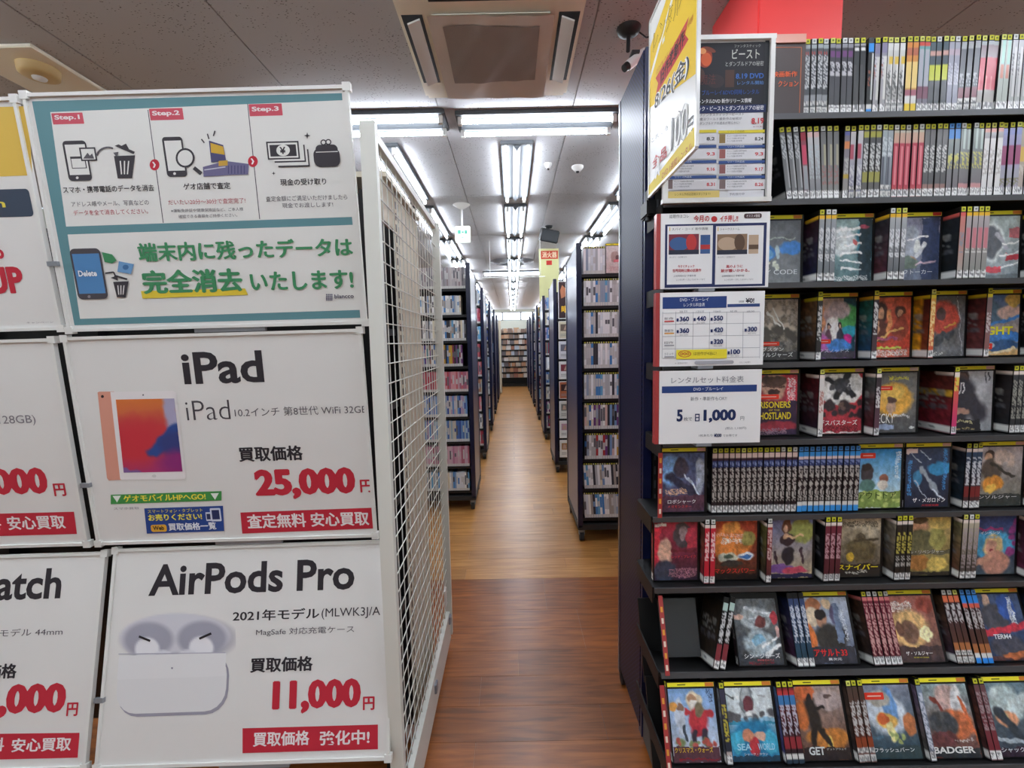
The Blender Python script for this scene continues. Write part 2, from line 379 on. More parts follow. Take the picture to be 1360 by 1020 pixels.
# ---------------------------------------------------------------- small ceiling things
cp = P(835, 38, Z=CEIL); k = empty('security_camera', (cp[0], cp[1], CEIL)); tag(k, 'white security camera on a dark round ceiling mount', 'camera')
MB().lathe([(0, -.035), (.03, -.035), (.055, -.02), (.062, 0)], n=28).build('mount', M_DARK, k)
e_ = P(834, 68, Y=cp[1]-.02)-np.array([cp[0], cp[1], CEIL]); MB().tube((0, 0, -.03), tuple(e_), .01, 12).build('stem', M_DARK, k)
q0 = P(856, 70, Y=cp[1]+.02)-np.array([cp[0], cp[1], CEIL]); q1 = P(829, 91, Y=cp[1]-.03)-np.array([cp[0], cp[1], CEIL])
MB().tube(tuple(q0), tuple(q0+(q1-q0)*.84), .024, 16).build('body', M_WHITEPL, k)
MB().tube(tuple(q0+(q1-q0)*.78), tuple(q1), .022, 16, r2=.018).build('lens', M_BLACK, k)
MB().box((-.02, -.03, -.012), (.02, .03, .0), M=Matrix.Translation(tuple((q0+q1)/2+np.array([0, 0, .035])))).build('bracket', M_DARK, k)
cb = MB(); pts = [Vector((.05, .0, -.015)), Vector((.09, 0, -.045)), Vector((.14, 0, -.035)), Vector((.2, .02, -.012))]
for i in range(3): cb.tube(pts[i], pts[i+1], .004, 6)
cb.build('cable', M_DARK, k)
for (px, py, l) in ((728, 217, 'small white heat detector, the left one on the ceiling right of the lights'), (767, 221, 'white smoke detector, the right one on the ceiling past the camera')):
    p = P(px, py, Z=CEIL); r = .035 if px == 728 else .055
    d = empty('smoke_detector', (p[0], p[1], CEIL)); tag(d, l, 'smoke detector')
    MB().lathe([(0, -.045), (r*.5, -.045), (r*.8, -.025), (r, -.012), (r, 0)], n=20).build('cover', M_WHITEPL, d)
    MB().lathe([(0, -.058), (r*.25, -.056), (r*.3, -.044)], n=12).build('sensor', M_DARK, d)
p = P(680, 347, Z=CEIL); d = empty('air_diffuser', (p[0], p[1], CEIL)); tag(d, 'round ringed air diffuser in the ceiling over the aisle', 'air vent')
for r in (.12, .22, .32, .42):
    MB().lathe([(r-.075, -.03), (r, -.004), (r+.01, -.001)], n=32).build('ring', M_GREY, d)
# recessed plate with a yellowed round lamp, upper left
p0 = P(38, 90, Z=CEIL)
d = empty('emergency_lamp', (-2.58, 2.72, CEIL)); tag(d, 'round yellowed ceiling lamp on a pale plate above the left poster', 'lamp')
MB().bbox((-.30, -.24, -.02), (.13, .26, -.001), .004).build('plate', M_CREAM, d)
c0 = P(52, 98, Z=CEIL-.05)-np.array([-2.58, 2.72, CEIL])
M_YEL = mat('yellowed_plastic', 'cdb27a', .5)
MB().lathe([(0, -.07), (.03, -.072), (.07, -.068), (.088, -.06), (.092, -.02), (.092, 0)], cen=(c0[0], c0[1], 0), n=28).build('lamp_body', M_YEL, d)
MB().lathe([(0, -.085), (.03, -.08), (.034, -.07)], cen=(c0[0], c0[1], 0), n=16).build('lens', M_WHITEPL, d)
# exit sign on a pole
p = P(613, 272, Z=CEIL); Y = p[1]; d = empty('exit_sign', (p[0], Y, CEIL)); tag(d, 'white emergency exit sign hanging on a thin pole from the ceiling', 'sign')
MB().lathe([(.0, -.05), (.02, -.05), (.07, -.02), (.1, 0)], n=20).build('ceiling_rose', M_WHITEPL, d)
z_ = P(615, 301, Y=Y)[2]-CEIL; zb = P(615, 322, Y=Y)[2]-CEIL
MB().tube((0, 0, -.04), (0, 0, z_), .011, 10).build('pole', M_WHITEPL, d)
MB().bbox((-.08, -.03, zb), (.09, .03, z_), .006).build('sign_box', mat('sign_lit_white', 'e6efe6', .5, emit=.5), d)
mk = MB(); zz = (z_+zb)/2
mk.box((-.05, -.0325, zz+.0), (-.015, -.031, zz+.045), 'a0c'[0:0]+'58b8a0'); mk.box((-.005, -.0325, zz+.01), (.02, -.031, zz+.03), '58b8a0'); mk.box((.03, -.0325, zz+.0), (.06, -.031, zz+.04), '58b8a0'); mk.box((-.01, -.0325, zz-.045), (.02, -.031, zz-.03), '8fb8a8')
mk.build('green_marks', PAPER, d)
# loudspeaker
Y = 6.4; d = empty('ceiling_speaker', (P(729, 300, Y=Y)[0], Y, CEIL)); tag(d, 'dark grey loudspeaker tilted down from the ceiling right of the lights', 'speaker')
s1 = P(729, 313, Y=Y)[2]-CEIL
MB().lathe([(0, -.03), (.04, -.03), (.055, 0)], n=16).build('mount', M_DARK, d); MB().tube((0, 0, -.02), (0, 0, s1+.06), .012, 8).build('stem', M_DARK, d)
q = MB(); q.bbox((-.125, -.07, -.085), (.125, .07, .085), .012)
sp = q.build('cabinet', M_DARK, d, (0, 0, s1)); sp.rotation_euler = (.3, .16, .2)
q = MB(); q.bbox((-.11, -.078, -.07), (.11, -.068, .07), .004); g = q.build('front_grille', mat('speaker_grille', '3b3f42', .8, bump=(300, .5)), sp)
# fire extinguisher sign
Y = 7.4
def pxrect(x0, y0, x1, y1, Y): 
    a = P(x0, y1, Y=Y); b_ = P(x1, y0, Y=Y); return a[0], a[2], b_[0], b_[2]
x0, zA, x1, zB = pxrect(717, 330, 742, 425, Y)
d = empty('extinguisher_sign', ((x0+x1)/2, Y, zB)); tag(d, 'pale yellow hanging board with red fire extinguisher lettering', 'sign')
S = Sheet((x0, Y, zA), (x1-x0, 0, 0), (0, 0, zB-zA))
o = S.board('board', mat('pale_yellow_board', 'd6d59a', .6), None, .01)
S.rect(718.5, 333, 741, 344, 'c94a36'); S.text('消火器', 720, 342.5, 739.5, 8, 'f2e2c0', .02); S.rect(725.5, 346, 733, 352, 'c8352f')
o.parent = d; o.location = (-(x0+x1)/2, -Y, -zB)
S.flush(d); 
for ch in d.children: ch.location = (-(x0+x1)/2, -Y, -zB)
for s in (x0+.02, x1-.02): MB().tube((s-(x0+x1)/2, .005, 0), (s-(x0+x1)/2, .005, CEIL-zB), .003, 6).build('hanging_wire', M_GREY, d)
# hanging rail
Y = 7.2; xa, xb = P(640, 369, Y=Y), P(724, 369, Y=Y)
d = empty('hanging_rail', (xa[0], Y, xa[2])); tag(d, 'thin white sign rail hung on wires across the aisle', 'rail')
MB().tube((0, 0, 0), (xb[0]-xa[0], 0, 0), .008, 8).build('rail', M_WHITEPL, d)
for px in (651, 718):
    x = P(px, 369, Y=Y)[0]-xa[0]; MB().tube((x, 0, 0), (x, 0, CEIL-xa[2]), .004, 6).build('hanging_wire', M_WHITEPL, d)

# ================================================================= PAINTED SLEEVES (flat print, one colour per grid point)
def canvas(spec, W, H, seed=0):
    rs = np.random.RandomState(seed+11)
    X, Y = np.meshgrid((np.arange(W)+.5)/W, (np.arange(H)+.5)/H)
    def sn(n):       # smooth random field, about -1..1
        g_ = rs.rand(n+2, n+2)*2-1; gx, gy = X0*n, Y0*n*1.0; ix, iy = gx.astype(int), gy.astype(int); fx, fy = gx-ix, gy-iy
        fx, fy = fx*fx*(3-2*fx), fy*fy*(3-2*fy)
        return (g_[iy, ix]*(1-fx)+g_[iy, ix+1]*fx)*(1-fy)+(g_[iy+1, ix]*(1-fx)+g_[iy+1, ix+1]*fx)*fy
    X0, Y0 = X.copy(), Y.copy()
    if W > 30 and not spec.startswith('g e0dfdc'):      # brushy edges
        X = X+sn(7)*.030+sn(17)*.020; Y = Y+sn(7)*.022+sn(17)*.014
    a = np.zeros((H, W, 3))
    def blend(m, c): a[:] = a*(1-m[..., None])+hx(c)*m[..., None]
    for op in spec.split(';'):
        t = op.split()
        if not t: continue
        k = t[0]; v = [float(q) if ('.' in q or q.lstrip('-').isdigit()) and len(q) < 6 else q for q in t[1:]]
        if k == 'g': a[:] = hx(t[1])*(1-Y[..., None])+hx(t[2])*Y[..., None]
        elif k == 'e':
            r = np.sqrt(((X-v[0])/v[2])**2+((Y-v[1])/v[3])**2); s = v[5] if len(v) > 5 else .22
            blend(np.clip((1-r)/s+.5, 0, 1), t[5])
        elif k == 'r': blend(((X >= v[0]) & (X <= v[2]) & (Y >= v[1]) & (Y <= v[3])).astype(float), t[5])
        elif k == 'l':
            x0, y0, x1, y1, wd = v[:5]; dx, dy = x1-x0, (y1-y0)*1.4; px_, py_ = X-x0, (Y-y0)*1.4
            tt = np.clip((px_*dx+py_*dy)/(dx*dx+dy*dy+1e-9), 0, 1); d = np.hypot(px_-tt*dx, py_-tt*dy)
            blend(np.clip((wd-d)/(wd*.5)+.5, 0, 1), t[6])
        elif k == 't':     # rows of small unreadable lettering
            m_ = ((X >= v[0]) & (X <= v[2]) & (Y >= v[1]) & (Y <= v[3])) & (rs.rand(H, W) > .42)
            blend(m_*.85, t[5])
        elif k == 'n':
            z = sn(9)*.35+sn(22)*.4 if W > 12 else 0
            d_ = (rs.rand(H, W)-.5)*.5
            a[:] = np.clip(a*(1+(z+d_)[..., None]*v[0]*3.2)+(sn(15)*v[0]*.12 if W > 12 else 0)[..., None]*np.array([1, .4, -.6]) if W > 12 else a*(1+d_[..., None]*v[0]*2), 0, 1)
        elif k == 'b':     # n random blobs of a colour in a box
            for _ in range(int(v[5])):
                cx_, cy_ = v[0]+rs.rand()*(v[2]-v[0]), v[1]+rs.rand()*(v[3]-v[1]); rr = v[6]*(.5+rs.rand())
                r = np.sqrt(((X-cx_)/rr)**2+((Y-cy_)/rr*1.3)**2); blend(np.clip((1-r)/.5+.5, 0, 1), t[5])
    return np.clip(a, 0, 1)
def grid(mb_v, mb_f, mb_c, a, fn):
    """adds a painted grid; fn maps (u right 0..1, v up 0..1) to a point"""
    H, W = a.shape[:2]; k = len(mb_v)
    for j in range(H):
        for i in range(W):
            mb_v.append(fn(i/(W-1), 1-j/(H-1)))
    mb_c.append(a.reshape(-1, 3))
    for j in range(H-1):
        for i in range(W-1):
            p = k+j*W+i; mb_f.append((p, p+W, p+W+1, p+1))
def painted(name, parts):
    v, f, c = [], [], []
    for a, fn in parts: grid(v, f, c, a, fn)
    me = bpy.data.meshes.new(name); me.from_pydata(v, [], f)
    at = me.color_attributes.new('Col', 'FLOAT_COLOR', 'POINT')
    arr = np.ones((len(v), 4), np.float32); arr[:, :3] = lin(np.vstack(c)); at.data.foreach_set('color', arr.ravel())
    me.materials.append(SLEEVE); me.update(); return me
T_, D_, H_ = .0152, .135, .19
body_mesh = MB().bbox((0, 0, 0), (T_, D_, H_), .0012).mesh('rental_case'); body_mesh.materials.append(M_BLACK)
STRIP = {}
def strip_mesh(tagc, endc, face=True):
    k = (tagc, endc, face)
    if k not in STRIP:
        q = MB(); e = .0007
        q.box((.0022, -e, .1775), (T_-.0022, .004, .1893), tagc)
        q.box((.005, -e-.0003, .181), (T_-.005, -e, .186), {'c9c832': '6f7420', 'd7d96a': '7d8238', '4f93d8': '2f5f9c', 'd2d6d2': '8a8e8a'}.get(tagc, '777744'))
        if face:
            q.box((T_-.002, .003, .1785), (T_+e, D_-.006, .1885), 'fff43c'); q.box((T_, D_-.03, .179), (T_+e+.0003, D_-.007, .188), endc)
            q.box((T_, .03, .182), (T_+e+.0003, .052, .1845), '6c6a1c')
        STRIP[k] = q.mesh('title_strip'); STRIP[k].materials.append(PAPER)
    return STRIP[k]
TITLES = {}
def title(key, spine, cover=None, back='g 16161a 0c0c0e', top=None, letter=None, sticker=None, endc='e08a3c'):
    """spine: canvas spec; cover: canvas spec or None; top: colour of the band at the top of the sleeve"""
    s = canvas(spine+(';r 0 0 1 .065 %s' % top if top else ''), 6, 46, len(key)+ord(key[-1]))
    parts = [(s, lambda u, v: (.0009+u*(T_-.0018), -.0007, .003+v*.172))]
    bs = back+';t .1 .3 .8 .5 8a8a86;t .15 .55 .85 .62 55555a;n .15;r 0 .86 1 .97 e4e4e0;t .05 .9 .6 .94 77777a'+(';r .55 0 1 .06 %s' % top if top else '')
    parts.append((canvas(bs, 16, 30, 3), lambda u, v: (-.0007, D_-.006-u*(D_-.007), .003+v*.172)))
    if cover:
        cv = canvas(cover, 60, 84, ord(key[0])*7+ord(key[-1]))**.82
        parts.append((cv, lambda u, v: (T_+.0007, .003+u*(D_-.012), .004+v*.17)))
    me = painted('printed_sleeve', parts)
    lets = None
    if letter or sticker:
        q = Sheet((T_+.0010, .003, .004), (0, D_-.012, 0), (0, 0, .17)); W_, HH = q.w, q.h
        for (t_, x0, y0, x1, h, c, bo) in (letter or []):
            q.text(t_, x0*W_, (1-y0)*HH, x1*W_, h*HH, c, bo, 'title_lettering', px=False)
        for (x0, y0, x1, y1) in (sticker or []):
            q.k += 1; q.rect(x0*W_, (1-y1)*HH, x1*W_, (1-y0)*HH, 'e8402c', 'title_lettering', px=False, r=.2)
            q.rect((x0+.06)*W_, (1-y1+(y1-y0)*.42)*HH, (x1-.06)*W_, (1-y1+(y1-y0)*.58)*HH, 'f2c8b8', 'title_lettering', px=False)
        lets = q.L['title_lettering'].mesh('title_lettering'); lets.materials.append(PAPER)
    TITLES[key] = (me, lets, endc); return key
def case(key, Mx, label, group, tagc='c9c832', face=True):
    me, lets, endc = TITLES[key]
    o = link('rental_case', body_mesh); o.matrix_world = Mx
    tag(o, label, 'video case', group)
    link('printed_sleeve', me, o)
    if tagc: link('title_strip', strip_mesh(tagc, endc, face), o)
    if lets is not None and face: link('title_lettering', lets, o)
    return o
WB = 'r 0 .86 1 .97 f0f0ee;t .1 .88 .9 .95 77777a'       # white price label at the foot of a spine
WB2 = 'r 0 .8 1 .875 d8d8d4;t .1 .81 .9 .86 77777a;r 0 .9 1 .985 d4d4d0;t .1 .91 .9 .97 88888a'
def sp(base, base2, gc=None, g0=.2, g1=.7, extra='', wb=WB): 
    return 'g %s %s;%s;%s;%s' % (base, base2, 't .15 %s .85 %s %s' % (g0, g1, gc) if gc else '', extra, wb)
# --- spine-only titles of the two top rows (the glare of their clear film is painted into the greys)
title('a1', sp('55595e', '4a4e52', 'd6d8da', .16, .62, 'r 0 .0 1 .07 9aa4a8;t .2 .1 .8 .16 b8443e;r 0 .72 1 .8 8e9296', WB2))
title('a2', sp('3e3c46', '55585a', 'd0d0d4', .26, .46, 'r 0 0 1 .07 8a8c94;r .1 .1 .9 .2 6a3c74'))
title('a3', sp('2c3034', '5a5c5c', None, 0, 0, 'r 0 0 1 .04 9a9ca0;e .5 .09 .35 .025 d8d8d8;r .05 .3 .5 .8 484a4c'))
title('a4', sp('1c2024', '3a3c3c', None, 0, 0, 'r 0 0 1 .14 2f8fe0;r .6 .16 .95 .8 c8ccc8;t .1 .4 .5 .6 8a4a3a', 'r 0 .86 1 .93 d8d8d4;r 0 .93 1 1 3a8ed8'))
title('a5', sp('8e8c9c', 'a8a8a8', 'd6d6d8', .2, .55, 'r 0 .0 1 .15 8682a0;r .55 .2 .95 .8 d2d2cc;t .0 .3 .4 .5 a86a5a'))
title('a6', sp('d2d4d0', '9a9a98', '5a5c5c', .4, .75, 'r 0 .0 1 .1 d8dad8;r .3 .2 1 .3 e0c050;r .6 .3 1 .6 e0e0dc', WB2))
title('a7', sp('d88a3c', 'c8a860', None, 0, 0, 'r 0 .08 1 .2 b86a4a;r .05 .28 .95 .66 e8cc80;r 0 .68 1 .76 a86a78;r 0 .76 1 .86 d8d8d4', 'r 0 .87 1 .99 e8c83a'))
title('a8', sp('6aa8a4', '7a6878', None, 0, 0, 'r 0 0 1 .06 c84a3e;r .1 .1 .9 .7 a8aab4;r 0 .62 1 .8 7a4e60', WB))
title('a9', sp('4a5c66', '484c50', None, 0, 0, 'r 0 .12 1 .2 c49a90;r .05 .33 .95 .55 c4cc4a;r .0 .55 1 .82 54585c', WB))
title('b1', sp('a4a6b4', '8e90a0', 'c8cad4', .3, .6, 'r 0 .1 1 .2 b8a8b4', WB))
title('b2', sp('70747c', '686a6e', 'bcbec4', .45, .62, 'r 0 0 1 .1 a4a8ac;r 0 .66 1 .8 8a5e68', WB2))
title('b3', sp('98868e', 'b8b8b0', None, 0, 0, 'r 0 0 1 .06 a8b0b4;r 0 .25 1 .7 cf5f6c;r .0 .5 .4 .7 e0858c', WB))
title('b4', sp('b8c4bc', 'a8aca4', None, 0, 0, 'r .4 0 .9 .4 a8d0c4;r .4 .35 .8 .55 c88a7a', WB))
title('b5', sp('b4b4b8', 'a0a4a0', '6a6c70', .2, .5, 'r .5 .1 .9 .8 c8c8c6', WB))
title('c1', sp('6a6e70', '7c7e80', 'c4c8ca', .05, .4, 'r .6 .3 .95 .82 a8aaac', WB))
title('c2', sp('8c3a48', '8a8c90', None, 0, 0, 'r 0 0 1 .12 9a2e40;r .2 .2 .9 .48 c84a66;r .1 .5 .9 .85 9aa0a4', WB))
title('c3', sp('c8c8c8', '7c8084', 'b4c0c4', .2, .7, 'r 0 0 1 .08 d8b8b4', WB))
title('c4', sp('747678', '8c8c88', '98706c', .5, .8, 'r .5 .2 .9 .5 a8a48a', WB))
title('c5', sp('7a7888', '9a9690', 'b8b8b4', .4, .7, 'r 0 0 1 .06 6a70b0;r 0 .15 1 .26 d88a5a;r 0 .62 1 .7 b8a04a', WB))
title('c6', sp('d0d0d0', '7c7c94', 'd2d4d4', .5, .8, 'r 0 .2 .6 .42 b85c6c', WB2))
title('c7', sp('54585a', '6a6868', 'dadcda', .2, .6, 'r 0 .02 1 .1 a8a64a;r .0 .6 1 .76 9a9850', WB))
title('c8', sp('a8b4b8', '747a84', 'd0d8da', .1, .4, 'r .1 .4 .5 .8 5e626c', WB2))
title('c9', sp('d0b8a0', 'b8404e', None, 0, 0, 'r 0 0 1 .04 c8c8b4;r 0 .2 1 .82 b94858;r .4 .25 .6 .8 d88088', WB))
title('d1', sp('6e6e6e', '5c5e60', 'd2d2ce', .25, .62, 'r 0 .8 1 .86 9a7a74', WB))
title('d2', sp('7c8c88', '7e767c', 'd4cf6a', .36, .6, 'r 0 0 1 .16 3e86d0', WB))
title('d3', sp('84928c', '7e767c', 'd4cf6a', .34, .58, 'r .5 .0 .9 .3 b4c4bc;r 0 .8 1 .86 c89494', WB))
title('d4', sp('e0e0dc', 'dcdcda', 'b8b4b0', .3, .7, 'r 0 0 1 .06 d8a094;r .0 .06 1 .15 a8a4a8', WB))
title('d5', sp('9a9ac4', 'b0a8b4', None, 0, 0, 'r 0 .02 1 .1 8a94c8;r 0 .26 1 .55 a05a7c;r 0 .6 1 .74 a8a8b4;t 0 .75 1 .84 8a8a68', WB))
title('d6', sp('b0a894', 'b8a8a0', 'd0ccc0', .55, .7, 'r .1 .28 .9 .5 d8b860', WB))
# --- titles with covers, shelf by shelf
YB_ = 'e8b82c'
title('spy', sp('b0b4b8', '5a5c60'), 'g 5c6268 7c8084;r .1 .28 .9 .3 9aa8a0;e .2 .5 .24 .13 3a78cc;e .8 .44 .26 .12 3f7ed0;e .28 .52 .1 .08 6ab0e8;e .5 .5 .06 .1 a8c0c8;b .08 .62 .55 .78 d8dcc8 10 .05;r .06 .0 .2 .08 e0a030;n .06', letter=[('SPY CODE', .04, .86, .93, .075, 'e4e8ea', .0)])
title('fang', sp('9aa0a6', '6e7478', 'd8dadc', .2, .7), 'g 8ca8a8 4a686c;e .3 .35 .36 .22 c8d0d0;e .85 .35 .2 .4 2c6c80;r .7 0 1 1 24343c;l .2 .2 .7 .15 .03 eef2f0;l .2 .3 .75 .25 .02 f0f2f0;l .4 .42 .75 .38 .02 f4f4f0;l .3 .55 .78 .54 .03 f0f2f0;l .3 .66 .75 .68 .02 e8ecea;l .35 .78 .75 .8 .02 e8ecea;e .6 .37 .05 .04 c85a5a;e .82 .14 .1 .04 a84458;n .1;t .0 .9 .9 .97 e8ecec', top=YB_, back='g 3a1c24 1c2240')
title('purple', sp('b0b4b8', '5c6064', 'e0e2e4', .25, .65), 'g 7a7a90 5a6478;r .6 0 1 1 2a3450;e .35 .4 .22 .28 98a0ac;e .5 .45 .1 .1 d0d4d0;l .3 .35 .75 .28 .02 e8e8e8;l .5 .6 .7 .4 .03 d8dce0;e .4 .68 .1 .08 a88468;e .3 .72 .25 .1 5c6c60;l .45 .74 .9 .68 .02 c8a8b8;n .1', top=YB_, back='g 2a3038 5a2830', letter=[('ルフトーカー', .05, .9, .85, .07, 'd8dce0', 0)], endc='c03428')
title('ring', sp('b0a8ac', '8a8c84', 'e0e0dc', .3, .6, 'r .1 .25 .9 .55 c88088'), 'g a8b8b4 8a949a;e .36 .42 .3 .3 e4ece8;e .36 .42 .25 .25 565a60;l .5 .3 .7 .5 .05 a8a8b0;r .75 .2 1 .35 b86468;r .7 .6 1 .7 c03a44;r .08 .8 .6 .9 cc4650;l .6 .45 1 .4 .02 f2f4ee;l .6 .65 1 .55 .02 f4f4f0;l .6 .82 1 .75 .02 eef2ee;r .0 .93 1 1 6a7478;n .08', top=YB_)
title('ringred', sp('c87870', 'a8a8a0', '8a94a0', .3, .6), top='d8605a', back='g 1c2226 101414')
title('sold', sp('888', '666') if 0 else sp('888880', '666660'), 'g a89a88 585450;n .2;b .1 .1 .9 .5 c8b8a4 16 .06;b .1 .5 .9 .75 4a4640 14 .07;l .3 .2 .6 .45 .02 e8e8e0;l .45 .15 .7 .5 .015 e8e8e0;r 0 .85 1 1 3c3a3a;r .02 .04 .14 .09 d8b430', letter=[('ザブスタン', .04, .86, .68, .07, 'f0f0ee', .01), ('ソルジャーズ', .15, .96, .9, .08, 'f0f0ee', .01)], sticker=[(.02, .7, .58, .77)])
title('color', sp('3a3634', '2c2a2c', 'd8d8d8', .15, .7), 'g c8a890 6a4a80;r .72 0 1 1 1c3c48;e .8 .3 .25 .2 48a050;e .85 .55 .15 .1 2a9ab8;e .82 .68 .1 .08 c8287c;e .6 .2 .25 .15 b8a0a0;e .15 .35 .14 .25 d89060;e .45 .5 .16 .2 f0ece8;e .38 .47 .055 .06 3a2c30;e .38 .49 .03 .035 d0a088;e .38 .64 .08 .12 5a3a4c;e .64 .46 .06 .06 2c2028;e .64 .48 .03 .04 c89878;e .64 .63 .09 .12 2c2c38;e .1 .75 .3 .15 b858a8;e .6 .78 .3 .1 3a78c8;r 0 .88 1 1 3a3440;n .12', top='d8cc2c', back='g 7a5a3c 2a1c14', letter=[('ンクスノッドス', .05, .9, .85, .06, 'd8dcea', 0)], sticker=[(.0, .68, .42, .75)])
title('redg', sp('3a2c34', '4a3a40', 'e0e0e0', .1, .6), 'g d85a3c b83428;e .3 .25 .17 .16 3a2420;e .31 .27 .08 .09 d09870;e .28 .56 .22 .2 5a3028;e .24 .5 .06 .12 d09870;e .74 .24 .12 .1 4a2c24;e .74 .26 .055 .06 c88c68;e .76 .52 .17 .2 8c3a2c;e .5 .4 .06 .2 e08850;l .1 .75 .8 .5 .025 e8b060;l .05 .3 .15 .6 .04 e0c040;r .1 .66 .7 .7 a04868;r .0 .82 .8 .86 c8cc50;r 0 .87 1 1 d0604c;t .02 .88 .95 .97 f0e8e0;n .12', top='e0b02c', back='g 1c5a4c 203858', sticker=[(.0, .74, .3, .81)])
title('splash', sp('d8a040', 'c8503c', 'f0e0a0', .1, .8), 'g 585858 6a6a6c;e .5 .35 .35 .28 c84434;e .45 .3 .12 .1 4a3434;e .1 .4 .1 .35 d8d4d0;e .1 .7 .16 .1 8ab8c8;b .3 .55 .7 .8 3c4044 10 .07;l .55 .5 .75 .45 .02 e0a040;l .82 .0 .95 1 .01 b8b8b8;t .0 .92 .5 .96 e8e8e4;n .12', top='e0cc2c', back='g 3c1010 7a3a18;r .5 .05 .8 .85 c89020', sticker=[(.0, .76, .28, .83)])
title('light', sp('786868', '8a5a58', 'd0c8c8', .3, .6), 'g 4c6ca8 e0a860;e .2 .3 .4 .25 4a6478;e .8 .3 .3 .12 d8b0a0;e .85 .1 .2 .1 e0b050;l 0 .55 1 .36 .04 3a7ac8;r 0 .62 1 .78 3c78c8;e .6 .84 .4 .1 2c4c78;e .4 .82 .1 .05 b8c8d8;l .3 .98 .9 .9 .03 e8d0a0;n .1', top='e0cc2c', back='g 4a1c1c 6a3434', letter=[('LIGHT', .02, .66, .86, .14, 'f0e838', .03)], sticker=[(.0, .8, .4, .9)])
title('slate', sp('5a6a68', '7a8a88', 'b8c8c8', .3, .6), 'g 3a4448 7a8a90;n .1', top='d8cc2c')
title('ghost', sp('a03030', '3a1c28'), 'g c02c34 2a1a2c;e .45 .2 .28 .22 c09078;e .45 .27 .14 .05 3a2420;e .45 .1 .3 .08 4a342c;r .2 .17 .7 .2 5a3c34;r .75 .02 1 .5 c83040;t .78 .05 .95 .5 f0e0e0;r 0 .45 1 1 2c1c30;e .5 .85 .5 .08 8a2430;t .1 .88 .8 .98 8a6878;n .1', letter=[('PRISONERS', .05, .55, .85, .11, 'e8d030', .02), ('OF THE', .35, .6, .6, .03, 'e8d030', 0), ('GHOSTLAND', .04, .74, .86, .12, 'e8d030', .02)], sticker=[(.02, .32, .58, .4)], endc='e8b8a8')
title('busters', sp('dcd8d4', 'd8d0cc', 'b07068', .25, .6), 'g b83038 a82834;e .52 .22 .52 .3 dcdcd8 .06;l .22 .1 .8 .36 .06 1c1c1e;l .68 .0 .4 .38 .06 1c1c1e;e .5 .2 .14 .1 2c2c30;b .3 .1 .7 .35 3c3c40 6 .05;b .0 .48 1 .7 2a2024 22 .07;b .3 .45 .6 .6 5a4640 6 .04;t .0 .86 .95 .97 5a1018;r 0 .97 1 1 d8c8c0;n .12', top='e8dcd4', letter=[('デスバスターズ', .03, .86, .9, .09, 'f2f0ee', .01)], endc='e8b8a8', back='g 5c1c20 2c2030')
title('becky', sp('3a3438', '6a4454', 'e8e8e8', .22, .55), 'g 6c6c68 4a4848;e .45 .45 .45 .28 dc9c38;e .4 .35 .3 .15 e8b850;e .42 .56 .11 .13 b08a70;e .42 .46 .12 .06 4a3430;e .2 .5 .15 .1 e0a848;t .35 .08 .8 .13 e0d83c;r .0 .86 .5 .95 8a98b8;t .5 .7 .85 .74 d8d8d8;e .9 .92 .08 .02 e8e8e0;n .1', top='e8dcd4', letter=[('BECKY', .02, .84, .5, .16, 'f0f0ea', .0)], sticker=[(.0, .22, .44, .29)], endc='e0c8c0', back='g 3a4a48 501820')
title('suit', sp('e0783c', 'cc2c80', 'e0e060', .0, .3, 'r 0 .0 1 .08 d8d8cc'), 'g b8b8bc 8a8c90;e .3 .1 .14 .1 3a2c28;e .3 .12 .11 .08 6a4c40;l .3 .3 .1 .95 .28 2a2830;l .35 .35 .7 .7 .2 2c2a32;r .24 .2 .34 .38 d8d8d8;r .27 .22 .31 .4 26242c;e .25 .66 .22 .06 a87c68;r 0 .8 .75 1 1e1c20;t .0 .82 .6 .86 d8cc90;l .82 .03 .82 .2 .012 2a2a30;l .9 .03 .9 .16 .012 2a2a30;t .0 .94 .6 .97 a8945c;n .07', top='e8dcd4', endc='e8b8a8', back='g 5c2c24 7a2030;r 0 .3 1 .4 b89030')
title('darkx', sp('3c3c40', '2c2c30', 'a8a89c', .15, .75), 'g 2c2c30 1c1c20;e .5 .4 .2 .2 6a4a40;n .1', top='e8dcd4', back='g 1a1214 26282a')
title('robo', sp('a83838', '802828'), 'g 4c5c8c 3c3448;e .25 .3 .3 .25 6a9ad8;e .45 .25 .18 .18 3a3444;l .2 .4 .8 .7 .1 28283c;l .55 .35 .95 .8 .02 c8d8f0;e .9 .4 .12 .3 98a4b8;r 0 .72 1 1 4a2c3c;t .1 .6 .6 .7 d8a880;n .15', letter=[('ロボシャーク', .15, .86, .8, .07, 'f0f0f0', .01), ('メガモンスター', .15, .93, .7, .045, 'e04848', 0)], endc='e8b8a8')
title('dark6', sp('2a1c24', '241c20', 'c8c4bc', .24, .8, 'r 0 0 1 .08 e0c8c0;r 0 .08 1 .12 3a1c28;r 0 .14 1 .23 2c3c70;t .1 .15 .9 .22 8a9ac8'))
title('dark6b', sp('2a1c24', '241c20', 'c8c4bc', .24, .8, 'r 0 0 1 .08 3a94dc;r 0 .08 1 .14 e0c8c0;r 0 .14 1 .23 2c3c70;t .1 .15 .9 .22 8a9ac8', 'r 0 .83 1 .9 d8d8d4;r 0 .9 1 1 3a94dc'))
